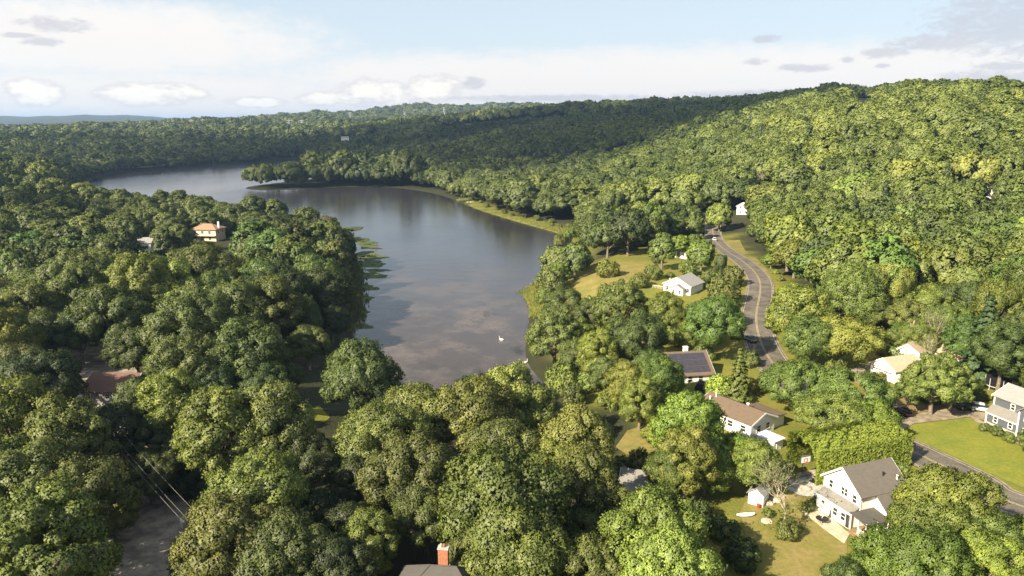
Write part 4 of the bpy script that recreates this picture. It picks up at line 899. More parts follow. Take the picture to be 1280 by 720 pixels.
for px_, py_ in ((2.5, -1.62), (3.75, -1.62), (4.95, -1.62), (4.95, 0.2), (4.95, 1.95)): MB().box(px_ - .06, px_ + .06, py_ - .06, py_ + .06, 0.222, 2.2 if px_ > 3 else 2.3).build('porch_post', M['trim'], e)
rl = MB().box(3.82, 4.88, -1.65, -1.6, 0.95, 1.02)
for k in range(8): rl.box(3.9 + k * 0.13, 3.93 + k * 0.13, -1.64, -1.61, 0.23, 0.949)
rl.build('porch_railing', M['trim'], e)
MB().box(2.55, 3.7, -2.15, -1.72, -0.3, 0.05).box(2.55, 3.7, -2.6, -2.152, -0.4, -0.12).build('porch_steps', M['wood'], e)
for cx_, cy_ in ((-3.8, -0.2), (2.4, -0.2)): corner_board(e, cx_, cy_, 2.8 if cx_ < 0 else 0, 4.3)
corner_board(e, -3.4, -1.5, -0.3, 2.05); corner_board(e, 2.3, -1.5, -0.3, 2.05)

# blue grey house at the right edge
A = at(1232, 528, hz1(*at(1232, 528)[:2])); B = at(1267, 543, 0)
e, _ = frame('grey_house', A, B, 'blue grey two storey house with white trimmed windows and light grey roof', dz=0.0)
MB().prismx([(0, -0.6), (7.5, -0.6), (7.5, 4.7), (1.3, 4.7), (1.3, 3.15), (0, 2.15)], 0, 5.9).build('wall', M['greysiding'], e)
MB().prismx([(-0.3, 1.93), (1.28, 3.14), (1.28, 3.28), (-0.3, 2.08)], -0.2, 5.89).build('skirt_roof', M['shingle_grey'], e)
MB().prismx([(0.95, 4.73), (4.4, 6.5), (4.4, 6.66), (0.95, 4.89)], -0.35, 8.6).prismx([(4.402, 6.5), (7.85, 4.73), (7.85, 4.89), (4.402, 6.66)], -0.35, 8.6).build('roof', M['shingle_lightgrey'], e)
MB().prismx([(1.3, 4.701), (7.5, 4.701), (4.4, 6.42)], 0, 5.9).build('gable_wall', M['greysiding'], e)
MB().prism([(5.9, -0.6), (11.3, -0.6), (11.3, 4.5), (8.6, 6.6), (5.9, 4.5)], -0.35, 7.4).build('wall', M['greysiding'], e)
MB().prism([(5.5, 4.22), (8.6, 6.63), (8.6, 6.8), (5.5, 4.4)], -0.7, 7.8).prism([(8.602, 6.63), (11.7, 4.22), (11.7, 4.4), (8.602, 6.8)], -0.7, 7.8).build('roof', M['shingle_grey'], e)
for wx, wz, yy in ((1.7, 1.25, 0), (4.4, 1.25, 0), (3.4, 3.95, 1.3), (7.2, 1.3, -0.35), (7.2, 3.6, -0.35), (9.8, 1.3, -0.35), (9.8, 3.6, -0.35)): window(e, wx, yy, wz, 0, 0.62, 0.95)
for cx_, cy_, z1 in ((0, 0, 2.1), (5.9, -0.35, 4.3), (0, 1.3, 4.6)): corner_board(e, cx_, cy_, -0.3 if z1 < 4.5 else 3.0, z1, 0.2)
MB().box(-0.03, 5.8, -0.05, 0.0, -0.5, 0.35).box(5.98, 11.3, -0.40, -0.36, -0.5, 0.35).build('foundation', M['concrete'], e)
MB().box(-0.05, 5.8, -0.35, -0.302, 1.85, 2.05).build('gutter', M['trim'], e)
MB().prismx([(0.9, 4.6), (4.4, 6.4), (4.4, 6.66), (0.9, 4.88)], -0.41, -0.352).build('barge_board', M['trim'], e)
window(e, 0, 3.8, 1.4, -90, 0.8, 1.1); window(e, 0, 3.8, 4.0, -90, 0.8, 1.1)

# white double garage and the house behind it
A = at(1087, 468); B = at(1107, 476)
e, w = frame('garage', A, B, 'white double garage with tan shingle roof and two dark bay doors', 'garage')
W_ = 6.2; gr_ = gable_y(e, 0, W_, 0, 7.5, 2.5, 4.3, 'white', 'shingle_tan', 0.3)
for k in range(2):
    dx = 1.75 + k * 2.7; d_ = MB().box(-1.15, 1.15, -0.03, 0.02, 0.0, 2.0).build('bay_door', M['trim'], e); d_.location = (dx, 0, 0.05)
    MB().box(-1.17, 1.17, -0.055, -0.001, 2.004, 2.13).build('lintel', M['black'], d_)
    pn = MB()
    for i in range(4): pn.box(-0.95 + i * 0.5, -0.55 + i * 0.5, -0.045, -0.031, 1.5, 1.8)
    pn.build('pane', M['glass'], d_)
window(e, W_, 3.5, 1.5, 90, 0.8, 0.9)
e, w = frame('house', at(1111, 458), at(1140, 464), 'white gabled house with tan shingle roof just behind the double garage')
rf = gable_y(e, 0, 6.5, 0, 8.0, 3.1, 5.3, 'white', 'shingle_tan', 0.4)
window(e, 2.0, 0, 1.7, 0, 0.8, 1.1); window(e, 4.6, 0, 1.7, 0, 0.8, 1.1); chimney(rf, 3.4, 6.4, 4.2, 6.2, 0.7)
e2, w = frame('house', at(1176, 462), at(1204, 468), 'low tan roofed white house half hidden behind the feathery row of trees')
rf = gable_x(e2, -1.0, 7.0, 0, 8.0, 2.8, 5.4, 'white', 'shingle_tan', 0.4)
for k in range(3): window(e2, 0.6 + k * 2.4, 0, 1.5, 0, 0.9, 1.2)
door(e2, 4.2, 0, 0)

# house with solar panels
e, w = frame('house', (32.2, 139.3), (40.6, 140.6), 'white house with steep brown roof covered in dark solar panels')
rf = gable_x(e, 0, 8.4, 0, 9.6, 2.5, 5.6, 'white', 'shingle_brown', 0.55)
sl = (5.6 - 2.5) / 4.8
pm = MB().box(-0.62, 0.62, -0.80, 0.80, 0.0, 0.05).mesh('solar_panel', M['solar']); fmh = MB().box(-0.62, 0.62, -0.80, -0.775, 0.051, 0.062).box(-0.62, 0.62, 0.775, 0.80, 0.051, 0.062).mesh('panel_edge', M['steel'])
for i in range(6):
    for j in range(3):
        yy = 0.75 + j * 1.42; o = link(bpy.data.objects.new('solar_panel', pm), rf); o.location = (1.15 + i * 1.27, yy, 2.5 + sl * yy + 0.235); o.rotation_euler = (math.atan(sl), 0, 0); o.scale = (1, 0.98, 1)
        link(bpy.data.objects.new('panel_edge', fmh), o) if False else None
chimney(rf, 4.9, 6.0, 4.2, 6.3, 0.9, 'trim', 0)
for k in range(3): window(e, 1.6 + k * 2.2, 0, 1.4, 0, 0.9, 1.1)
MB().prism([(-5.6, -0.5), (-0.002, -0.5), (-0.002, 2.4), (-2.8, 3.9), (-5.6, 2.4)], 3.2, 9.0).build('side_wing', M['white'], e)
MB().prism([(-6.0, 2.2), (-2.8, 3.93), (-2.8, 4.08), (-6.0, 2.36)], 2.9, 9.3).prism([(-2.798, 3.93), (-0.1, 2.47), (-0.1, 2.62), (-2.798, 4.08)], 2.9, 9.3).build('wing_roof', M['shingle_lightgrey'], e)
arch = MB(); n_ = 14
pr = [(0.95 * math.cos(math.pi * k / n_), 0.9 + 0.95 * math.sin(math.pi * k / n_)) for k in range(n_ + 1)]
arch.prism([(-0.95, 0.0), (0.95, 0.0)] + pr, 0.0, 2.2); o = arch.build('arched_tunnel', M['black']); o.location = (36.2, 133.6, hz1(36.2, 133.6)); o.rotation_euler = (0, 0, R(-25))
tag(o, 'dark arched garden shelter standing in front of the solar panel house', 'shelter')

# brown roofed ranch
A = (38.9, 111.2); B = (43.9, 114.7)
e, w = frame('ranch_house', A, B, 'low white ranch house with plain brown shingle roof and two white vents')
rf = gable_y(e, 0, 6.2, 0, 11.0, 2.6, 3.9, 'white', 'shingle_brown', 0.4)
vent(rf, 2.6, 9.4, 3.5, 4.5, 0.11); vent(rf, 1.5, 9.8, 3.0, 4.0, 0.11); vent(rf, 5.6, 5.0, 2.8, 3.3, 0.2)
for k in range(4): window(e, 0, 1.5 + k * 2.6, 1.4, -90, 1.0, 1.0)
window(e, 2.0, 0, 1.4, 0, 0.9, 1.0); window(e, 4.4, 0, 1.4, 0, 0.9, 1.0); door(e, 0, 6.9, -90)
MB().prism([(6.202, -0.6), (9.6, -0.6), (9.6, 2.0), (6.202, 2.3)], 0.5, 6.0).build('annex', M['white'], e)
MB().prism([(6.62, 2.28), (9.9, 2.0), (9.9, 2.14), (6.62, 2.42)], 0.2, 6.3).build('annex_roof', M['shingle_brown'], e)
x_, y_ = at(975, 548, 1.6)[:2]
e, w = frame('garden_shed', (x_ - 1.4, y_ - 1.4), (x_ + .4, y_ - .1), 'white flat roofed shed beside the brown roofed ranch', 'shed')
MB().box(0, 2.4, 0, 3.2, -0.5, 1.6).build('wall', M['white'], e); MB().slab([(-0.2, -0.25, 1.72), (2.6, -0.25, 1.72), (2.6, 3.4, 1.82), (-0.2, 3.4, 1.82)], 0.115).build('roof', M['trim'], e)
door(e, 1.2, 0, 0, .9, 1.45, 'trim', 0.0)

# grey roofed white house by the meadow, and the next one up the road
e, w = frame('house', at(829, 371), at(867, 377), 'white house with grey gable roof beside the tan lakeside meadow')
rf = gable_y(e, 0, 8.6, 0, 8.5, 2.7, 4.9, 'white', 'shingle_lightgrey', 0.4)
MB().prism([(3.0, -0.5), (7.0, -0.5), (7.0, 1.9), (5.0, 3.0), (3.0, 1.9)], -1.6, -0.002).build('front_porch', M['white'], e)
MB().prism([(2.7, 1.75), (5.0, 3.03), (5.0, 3.18), (2.7, 1.92)], -1.9, -0.05).prism([(5.002, 3.03), (7.3, 1.75), (7.3, 1.92), (5.002, 3.18)], -1.9, -0.05).build('porch_roof', M['shingle_grey'], e)
for wx in (1.2, 7.8): window(e, wx, 0, 1.4, 0, 0.8, 1.1)
window(e, 4.0, -1.6, 1.0, 0, 0.7, 1.0); window(e, 6.0, -1.6, 1.0, 0, 0.7, 1.0)
vent(rf, 1.2, 1.5, 3.0, 4.0, 0.1)
MB().box(-4.2, -0.05, 1.0, 4.0, -0.4, 0.5).build('deck', M['trim'], e)
rl = MB()
for k in range(9): rl.box(-4.15 + k * 0.5, -4.08 + k * 0.5, 1.02, 1.09, 0.501, 1.3)
rl.box(-4.15, -0.1, 1.02, 1.09, 1.301, 1.38).build('deck_railing', M['trim'], e)
e, w = frame('house', at(840, 328), at(861, 333), 'pale house half hidden by the olive tree near the upper road')
rf = gable_x(e, 0, 7.5, 0, 10, 2.8, 4.8, 'white', 'shingle_lightgrey', 0.4)
for k in range(3): window(e, 1.2 + k * 2.4, 0, 1.5, 0, 0.9, 1.1)
e, w = frame('house', at(920, 276), at(938, 278), 'white gabled house glimpsed among trees past the road end')
rf = gable_y(e, 0, 8, 0, 9, 4.6, 6.8, 'white', 'shingle_grey', 0.4)
for k in range(2):
    for j in range(2): window(e, 2.2 + k * 3.6, 0, 1.5 + j * 2.6, 0, 1.0, 1.2)
def far_house(u, v, wpx, label, wall='white', roof='shingle_lightgrey', eave=5.0, ridge=7.2, yaw=0.2, depth=9, lift=0.0):
    x, y, z = ground(u, v); D = math.hypot(x, y); w = wpx * D / FPX
    e, _ = frame('house', (x - w / 2, y), (x - w / 2 + math.cos(yaw), y + math.sin(yaw)), label, dz=lift)
    rf = gable_x(e, 0, w, 0, depth, eave, ridge, wall, roof, 0.4, z0=-3 - lift)
    n = max(2, int(w / 3))
    for k in range(n):
        for j in range(2 if eave > 4 else 1): window(e, w * (k + .5) / n, 0, 1.5 + j * 2.5, 0, 1.1, 1.3)
    return e, rf, w
far_house(1241, 247, 13, 'white house standing alone among trees high on the right hillside', lift=0.5)
far_house(178, 314, 17, 'small white house wrapped in dark trees in the west woods', 'white', 'shingle_lightgrey', 3.2, 4.8)
far_house(776, 139, 17, 'tiny white house up on the far wooded ridge', lift=6.0)
far_house(431, 171, 9, 'tiny pale house on the far lakeside hill', lift=6.0)
far_house(212, 206, 8, 'tiny white boathouse on the far western shore', eave=3.0, ridge=4.5, depth=6)
# cream house across the lake
e, w = frame('house', (-144.2, 326.5), (-132.0, 325.0), 'two storey cream house with orange tiled hip roof on the west bank')
w = 11.5; rf = hip(e, 0, w, 0, 8.5, 5.4, 7.4, 'cream', 'tile_orange', 0.6)
for k, x_ in enumerate((1.8, 5.2, 8.6)):
    window(e, x_, 0, 4.0, 0, 1.3, 1.2)
    if k != 1: window(e, x_, 0, 1.3, 0, 1.3, 1.3)
door(e, 5.2, 0, 0, 1.1); window(e, w, 2.5, 4.0, 90, 1.0, 1.2); window(e, w, 6, 4.0, 90, 1.0, 1.2); chimney(rf, w - 0.5, 4.0, 5.0, 8.3, 0.8, 'trim', 0)
MB().box(-4.5, -0.002, 1.5, 7.5, -0.6, 3.0).build('garage_wing', M['cream'], e)
MB().slab([(-5.0, 1.0, 3.1), (-0.003, 1.0, 3.6), (-0.003, 8.0, 3.6), (-5.0, 8.0, 3.1)], 0.2).build('wing_roof', M['tile_orange'], e)
MB().box(-0.3, w + 0.3, -1.5, -0.002, 2.55, 2.72).build('balcony', M['cream'], e)
# red roofed house at the left
e, w = frame('house', at(106, 507), at(152, 508), 'dim grey house with red brown roof and white framed windows')
rf = gable_x(e, 0, 8.5, 0, 8, 2.9, 4.9, 'darksiding', 'shingle_red', 0.5)
for x_ in (0.9, 4.5, 7.2): window(e, x_, 0, 1.9, 0, 0.75, 0.9)
MB().box(0.2, 2.0, -1.8, -0.1, -0.5, 0.2).build('step', M['concrete'], e)
x_, y_ = at(100, 497, 1.6)[:2]
o = MB().lathe([(0.15, -1.6), (0.12, 0.0), (0.45, 0.05), (0.62, 0.25), (0.55, 0.4), (0.1, 0.3)], 14).build('satellite_dish', M['trim']); o.location = (x_, y_, hz1(x_, y_) + 1.6); tag(o, 'white dish on a stand beside the red roofed grey house', 'dish')
# house at the lower edge with the brick chimney
cx_, cy_ = -7.0, 66.4
e = empty('house', (cx_ - 5, cy_ - 4, hz1(cx_, cy_)), R(-6)); tag(e, 'dark roofed house under the trees with a brick chimney', 'house')
rf = hip(e, 0, 9.4, 0, 7.6, 3.6, 6.8, 'darksiding', 'shingle_dark', 0.6); chimney(rf, 4.6, 4.6, 5.0, 8.3, 1.0, 'brick', 2)
MB().prism([(1.2, 3.2), (6.2, 3.2), (3.7, 5.6)], -1.6, 3.0).build('front_gable', M['shingle_dark'], e)
MB().box(1.6, 5.8, -1.3, -0.01, -0.6, 3.19).build('wall', M['darksiding'], e)
window(e, 7.8, 0, 1.7, 0, 1.0, 1.2); window(e, 3.6, -1.3, 1.7, 0, 1.0, 1.2)
# shaded house in the gap
e, w = frame('house', at(774, 628), at(812, 634), 'grey roofed house lying in deep shade right of centre')
rf = gable_x(e, 0, 6.5, 0, 6.5, 2.6, 4.2, 'darksiding', 'shingle_grey', 0.4); window(e, 1.8, 0, 1.4, 0); window(e, 4.6, 0, 1.4, 0)
# shaded deck
x_, y_ = at(402, 652)[:2]; e = empty('garden_deck', (x_, y_, hz1(x_, y_)), R(8)); tag(e, 'raised red brown deck with white railing posts in deep shade', 'deck')
MB().box(0, 3.0, 0, 2.6, 0.55, 0.7).build('platform', M['shingle_red'], e)
for k in range(5): MB().box(0.05 + k * 0.7, 0.15 + k * 0.7, 2.45, 2.55, -0.3, 1.7).build('railing_post', M['trim'], e)
MB().box(0, 3.0, 2.46, 2.54, 1.702, 1.8).build('handrail', M['trim'], e)
for k in range(3): MB().box(0.3 + k * 0.9, 0.75 + k * 0.9, 1.0, 1.4, 0.702, 1.1).box(0.3 + k * 0.9, 0.75 + k * 0.9, 1.402, 1.48, 0.702, 1.6).build('bench_seat', M['trim'], e)

# ------------------------------------------------------------------ vehicles
def make_car(paint):
    root = empty('parked_car', (0, 0, 0)); L = 4.4; st = [(-2.2, .70, .50, .62), (-2.1, .80, .38, .80), (-1.5, .88, .28, .86), (-.5, .90, .26, .92), (.6, .90, .26, .92), (1.4, .88, .28, .80), (2.0, .80, .36, .70), (2.2, .66, .46, .60)]
    def loft(st, z_of):
        vs = []; fs = []; n = 8
        for x, w, zb, zt in st:
            for (a, q) in ((-.82, zb), (-1, zb + (zt - zb) * .25), (-1, zb + (zt - zb) * .65), (-.86, zt), (.86, zt), (1, zb + (zt - zb) * .65), (1, zb + (zt - zb) * .25), (.82, zb)): vs.append((x, a * w, q))
        for i in range(len(st) - 1):
            for k in range(n): k2 = (k + 1) % n; fs.append((i * n + k, i * n + k2, (i + 1) * n + k2, (i + 1) * n + k))
        fs += [tuple(range(n - 1, -1, -1)), tuple((len(st) - 1) * n + k for k in range(n))]
        return MB().add(vs, fs)
    loft(st, None).build('body', M[paint], root, True)
    loft([(-1.75, .66, .84, .90), (-1.15, .76, .84, 1.36), (.25, .76, .86, 1.38), (1.05, .70, .84, .92)], None).build('cabin_glass', M['glass'], root, False)
    loft([(-1.22, .62, 1.352, 1.40), (-.6, .70, 1.37, 1.45), (.1, .70, 1.37, 1.45), (.35, .62, 1.352, 1.39)], None).build('roof_panel', M[paint], root, True)
    wm_ = MB()
    for x in (-1.35, 1.35):
        for s in (-1, 1):
            w_ = MB().lathe([(.20, -.1), (.32, -.1), (.33, 0), (.32, .1), (.20, .1)], 16).build('wheel', M['rubber'], root); w_.location = (x, s * .80, .33); w_.rotation_euler = (R(90), 0, 0)
            MB().lathe([(.02, -.105), (.2, -.105), (.2, .105), (.02, .105)], 10).build('rim', M['chrome'], w_)
    for s in (-1, 1):
        MB().box(2.06, 2.16, s * .56 - .14, s * .56 + .14, .56, .68).build('headlight', M['lamp'], root)
        MB().box(-2.2, -2.1, s * .58 - .14, s * .58 + .14, .62, .76).build('taillight', M['redlamp'], root)
        MB().box(.55, .72, s * .92 - .06, s * .92 + .06, .88, 1.0).build('mirror', M[paint], root)
    return root
def put_car(u, v, yaw, paint, label, sc=1.0):
    e = make_car(paint); x, y, z = ground(u, v); e.location = (x, y, z + 0.16); e.rotation_euler = (0, 0, R(yaw)); e.scale = (sc,) * 3; tag(e, label, 'car', 'parked cars')
put_car(1206, 511, 12, 'blackcar', 'black car parked on the driveway nearest the grey house', 1.12)
put_car(1227, 515, -30, 'whitecar', 'white car parked against the side of the grey house')
put_car(1127, 518, 100, 'blackcar', 'small black car parked at the driveway mouth by the road', 0.9)
put_car(937, 427, 105, 'greycar', 'dark car standing on the curved road in tree shade')
put_car(904, 530, 130, 'bluecar', 'blue car parked in shade beside the brown roofed ranch')
put_car(893, 301, 80, 'whitecar', 'tiny white car far up the road')

# ------------------------------------------------------------------ yard things
x_, y_, z_ = ground(1247, 486); e = empty('trampoline', (x_, y_, z_)); tag(e, 'round black garden trampoline with netting above the grey house', 'trampoline')
MB().lathe([(2.05, .72), (2.2, .72), (2.2, .80), (2.05, .80)], 24).build('rim', M['steel'], e); MB().lathe([(2.04, .74), (2.04, .77), (0.01, .77)], 24).build('jumping_mat', M['black'], e)
net = MB(); 
for k in range(48):
    a = k * 6.283 / 48; net.tube([(2.12 * math.cos(a), 2.12 * math.sin(a), .8), (2.12 * math.cos(a), 2.12 * math.sin(a), 2.3)], .04, 3)
for q in range(5): net.lathe([(2.10, 1.0 + q * .32), (2.15, 1.0 + q * .32), (2.15, 1.05 + q * .32), (2.10, 1.05 + q * .32)], 24)
net.build('safety_net', M['black'], e)
for k in range(6): a = k * 6.283 / 6 + .3; MB().tube([(2.2 * math.cos(a), 2.2 * math.sin(a), -.2), (2.2 * math.cos(a), 2.2 * math.sin(a), 2.35)], .05, 6).build('pole', M['steel'], e)
x_, y_, z_ = ground(1005, 597); e = empty('basketball_hoop', (x_, y_, z_), R(20)); tag(e, 'white basketball backboard on a dark post by the patio', 'basketball hoop')
MB().tube([(0, .5, 0), (0, .5, 2.2), (0, .1, 2.6)], .07, 8).build('post', M['black'], e); MB().box(-.9, .9, 0, .05, 2.3, 3.4).build('backboard', M['lamp'], e)
fr_ = MB().box(-.95, .95, -.03, -.002, 3.3, 3.42).box(-.95, .95, -.03, -.002, 2.26, 2.38).box(-.95, -.85, -.03, -.002, 2.381, 3.299).box(.85, .95, -.03, -.002, 2.381, 3.299)
fr_.box(-.3, .3, -.03, -.002, 2.95, 3.0).box(-.3, -.24, -.03, -.002, 2.5, 2.949).box(.24, .3, -.03, -.002, 2.5, 2.949).build('backboard_frame', M['greysiding'], e)
MB().lathe([(.22, 2.50), (.26, 2.50), (.26, 2.54), (.22, 2.54)], 14, (0, -.3)).build('ring', M['red'], e)
x_, y_, z_ = ground(1027, 654); e = empty('patio_umbrella', (x_, y_, z_)); tag(e, 'closed pale yellow patio umbrella over a small dark table', 'umbrella')
MB().tube([(0, 0, 0), (0, 0, 2.6)], .04, 8).build('pole', M['trim'], e); MB().lathe([(.1, .95), (.26, 1.1), (.22, 1.8), (.1, 2.5), (.02, 2.62)], 10).build('canopy', M['canvas'], e)
MB().lathe([(.3, -.1), (.3, .08), (.05, .1)], 14).build('base', M['black'], e); MB().lathe([(.75, .66), (.78, .70), (.02, .72)], 18).build('table_top', M['black'], e)
x_, y_, z_ = ground(944, 632); e = empty('garden_shed', (x_, y_, z_), R(-35)); tag(e, 'small weathered white garden shed with grey lean-to roof near the bare tree', 'shed')
MB().prism([(-1.0, -.4), (1.0, -.4), (1.0, 1.7), (0, 2.5), (-1.0, 1.7)], 0, 2.6).build('wall', M['white'], e); MB().prism([(-1.25, 1.53), (0, 2.53), (0, 2.63), (-1.25, 1.63)], -.2, 2.8).prism([(.002, 2.53), (1.25, 1.53), (1.25, 1.63), (.002, 2.63)], -.2, 2.8).build('roof', M['shingle_lightgrey'], e)
door(e, 0, 0, 0, .8, 1.6, 'trim')
o = MB().lathe([(.2, 0), (.26, .5), (.28, .55), (.05, .56)], 12).build('garden_bin', M['red']); x_, y_, z_ = ground(948, 635); o.location = (x_, y_, z_); tag(o, 'small red bin beside the white garden shed', 'bin')
x_, y_, z_ = ground(932, 646); e = empty('canoe', (x_, y_, z_ + .1), R(5), (.62, .8, .8)); tag(e, 'white canoe lying on the grass at the shade edge', 'canoe')
vs = []; fs = []; nS = 11
for i in range(nS):
    t = i / (nS - 1) * 2 - 1; w = .45 * max(0.03, (1 - t * t)) ** .7
    for (a, q) in ((-1, .38), (-.75, .1), (0, 0), (.75, .1), (1, .38)): vs.append((t * 2.0, a * w, q + .14 * t ** 4))
    for (a, q) in ((.9, .36), (0, .06), (-.9, .36)): vs.append((t * 1.94, a * w, q + .14 * t ** 4))
for i in range(nS - 1):
    for k in range(8): k2 = (k + 1) % 8; fs.append((i * 8 + k, i * 8 + k2, (i + 1) * 8 + k2, (i + 1) * 8 + k))
MB().add(vs, fs).build('hull', M['trim'], e, True); MB().box(-.7, -.55, -.4, .4, .33, .36).box(.55, .7, -.4, .4, .33, .36).build('thwart', M['wood'], e)
def lounger(u, v, yaw, label):
    x, y, z = ground(u, v); e = empty('garden_lounger', (x, y, z + .1), R(yaw)); tag(e, label, 'lounger', 'loungers on the patio')
    MB().box(-.35, .35, 0, 1.3, .3, .4).build('seat', M['black'], e); MB().prismx([(-.6, .85), (0, .35), (0, .45), (-.6, .95)], -.35, .35).build('backrest', M['black'], e)
    for qx in (-.3, .3):
        for qy in (.1, 1.2): MB().box(qx - .03, qx + .03, qy - .03, qy + .03, 0, .299).build('leg', M['steel'], e)
lounger(1014, 606, -50, 'black garden lounger on the patio, farther from the farmhouse'); lounger(1021, 602, -50, 'black garden lounger on the patio, nearer the farmhouse')
rs_ = np.random.default_rng(9)
def rock(u, v, s, label):
    bm = bmesh.new(); bmesh.ops.create_icosphere(bm, subdivisions=2, radius=1)
    for q in bm.verts: q.co *= 0.8 + 0.4 * rs_.random(); q.co.z *= .6
    me = bpy.data.meshes.new('rock'); bm.to_mesh(me); bm.free(); me.materials.append(M['stone']); o = link(bpy.data.objects.new('rock', me)); x, y, z = ground(u, v); o.location = (x, y, z + .1 * s); o.scale = (s * 1.3, s, s)
    tag(o, label, 'rock', 'pale rocks round the patio')
for k, (u, v, s) in enumerate([(990, 604, .7), (996, 608, .8), (1002, 612, .6), (1008, 612, .7), (958, 652, .6), (968, 626, .7), (975, 622, .6), (962, 630, .6)]):
    rock(u, v, s, ['pale rock at the left corner of the patio', 'pale rock along the patio front', 'small pale rock at the patio front centre', 'pale rock at the patio front under the loungers', 'pale boulder between canoe and bare tree', 'pale rock right behind the bare tree trunk', 'small pale rock behind the bare tree, farthest right', 'pale rock between the shed and bare tree'][k])
pth = spline([at(u, v)[:2] for u, v in ((996, 597), (1008, 594), (1020, 592), (1036, 592))], 5)
wl = MB(); zz = [hz1(p.x, p.y) for p in pth]; wl.tube([(p.x, p.y, z + .25) for p, z in zip(pth, zz)], .38, 6); o = wl.build('retaining_wall', M['stone']); tag(o, 'low curved tan stone wall behind the patio', 'wall')
def mailbox(u, v, label):
    x, y, z = ground(u, v); e = empty('mailbox', (x, y, z), R(30)); tag(e, label, 'mailbox', 'roadside mailboxes')
    MB().box(-.06, .06, -.06, .06, -.2, 1.1).build('post', M['trim'], e); MB().prism([(-.16, 1.1), (.16, 1.1), (.16, 1.3), (.1, 1.4), (-.1, 1.4), (-.16, 1.3)], -.35, .25).build('box', M['trim'], e)
mailbox(1122, 541, 'white mailbox on a post beside the driveway mouth'); mailbox(228, 662, 'white mailbox on a post beside the shady lane'); mailbox(915, 342, 'white mailbox on a post by the upper road')
def upole(x, y, h, label, arm=True, yaw=0, pole='polewood'):
    e = empty('utility_pole', (x, y, hz1(x, y)), R(yaw)); tag(e, label, 'utility pole', 'utility poles')
    MB().tube([(0, 0, -.5), (0, 0, h)], [.17, .11], 8).build('pole', M[pole], e)
    MB().box(-1.0, 1.0, -.06, .06, h - .6, h - .45).build('crossarm', M[pole], e)
    for q in (-.9, 0.35, .9): MB().lathe([(.05, h - .449), (.06, h - .35), (.02, h - .28)], 8, (q, 0)).build('insulator', M['lamp'], e)
a0 = Vector((*at(205, 609, 7.2), 7.2)); a1 = Vector((*at(262, 668, 7.2), 7.2)); dv = (a1 - a0)
upole(a0.x - dv.x * 1.5, a0.y - dv.y * 1.5, 8.0, 'wooden utility pole hidden under trees up the shady lane', yaw=30); upole(a1.x + dv.x * 1.6, a1.y + dv.y * 1.6, 8.0, 'wooden utility pole hidden under trees near the lower edge', yaw=30)
for k, off in enumerate((-.9, .35, .9)):
    s0 = a0 - dv * 1.5; s1 = a1 + dv * 1.6; nn = Vector((dv.y, -dv.x, 0)).normalized(); pts_ = []
    for i in range(13): t = i / 12; p = s0.lerp(s1, t) + nn * off; pts_.append((p.x, p.y, p.z + 0.55 - 1.0 * (1 - (2 * t - 1) ** 2)))
    o = MB().tube(pts_, .014, 4).build('power_line', M['wire']); tag(o, ['thin pale power line over the shady lane, lowest of three', 'thin pale power line over the shady lane, middle of three', 'thin pale power line over the shady lane, uppermost of three'][k], 'power line', 'power lines over the lane')
x_, y_, z_ = ground(1134, 452); e = empty('dead_snag', (x_, y_, z_)); tag(e, 'pale dead tree trunk forked at the top behind the garage', 'dead tree')
MB().tube([(0, 0, -.4), (.05, 0, 3), (.15, 0, 7.0)], [.3, .26, .2], 8).build('trunk', M['palebark'], e); MB().tube([(.15, 0, 6.8), (-.25, 0, 8.6)], [.16, .08], 6).build('branch', M['palebark'], e); MB().tube([(.15, 0, 6.8), (.55, .1, 9.2)], [.18, .08], 6).build('branch', M['palebark'], e)
x_, y_, z_ = ground(806, 591); o = MB().tube([(-2.0, .9, .25), (0, 0, .3), (2.0, -.9, .25)], [.16, .2, .22], 7).build('fallen_log', M['palebark']); o.location = (x_, y_, z_); tag(o, 'pale fallen log lying in the shaded gap', 'log')

# hedges
def hedge(name, path, w, h, n, leaf, label, tint):
    P_ = spline(path, 8); r = np.random.default_rng(len(path) * 7 + n); q = np.array([(p.x, p.y) for p in P_]); k = r.integers(0, len(q) - 1, n); t = r.random(n)[:, None]
    c = q[k] * (1 - t) + q[k + 1] * t; d = unit(q[k + 1] - q[k]); nrm = np.stack([d[:, 1], -d[:, 0]], 1); z0 = height(c[:, 0], c[:, 1])
    a = r.uniform(0, math.pi, n); lat = np.cos(a); zz = np.sin(a) ** 0.5; bump = 1 + .06 * vnoise(c[:, 0] + lat * w, c[:, 1] + zz * h, 1.8, 3)
    pos = np.concatenate([c + nrm * (lat * w * bump)[:, None], (z0 + zz * h * bump * (1 - .1 * r.random(n)))[:, None]], 1)
    zr = r.random(n); low = r.random(n) < .5; pos[low, 2] = (z0 + zr * h * .9)[low]; pos[low, :2] = (c + nrm * (np.sign(lat) * w * bump)[:, None])[low]
    sh = np.concatenate([nrm * lat[:, None], zz[:, None]], 1); sh[low] = np.concatenate([nrm * np.sign(lat)[:, None], np.full((n, 1), .35)], 1)[low]; sh = unit(sh); nor = unit(sh + .6 * r.normal(size=pos.shape)); nor[(nor * sh).sum(1) < .05] *= -1
    o0 = np.array([q[:, 0].mean(), q[:, 1].mean(), 0]); me = leaf_mesh(name, pos - o0, nor, unit(sh * .7 + nor * .3), leaf * r.uniform(.7, 1.3, n), r.random(n), M['leaf'], False, r)
    o = link(bpy.data.objects.new(name, me)); o.location = o0; o.color = tuple(TINT[tint]) + (1,); tag(o, label, 'hedge')
hedge('hedge', [at(u, v)[:2] for u, v in ((1000, 594), (1040, 588), (1080, 580), (1112, 572))], 3.4, 6.0, 34000, .22, 'tall yellow green hedge wall behind the white farmhouse', 'hedge')
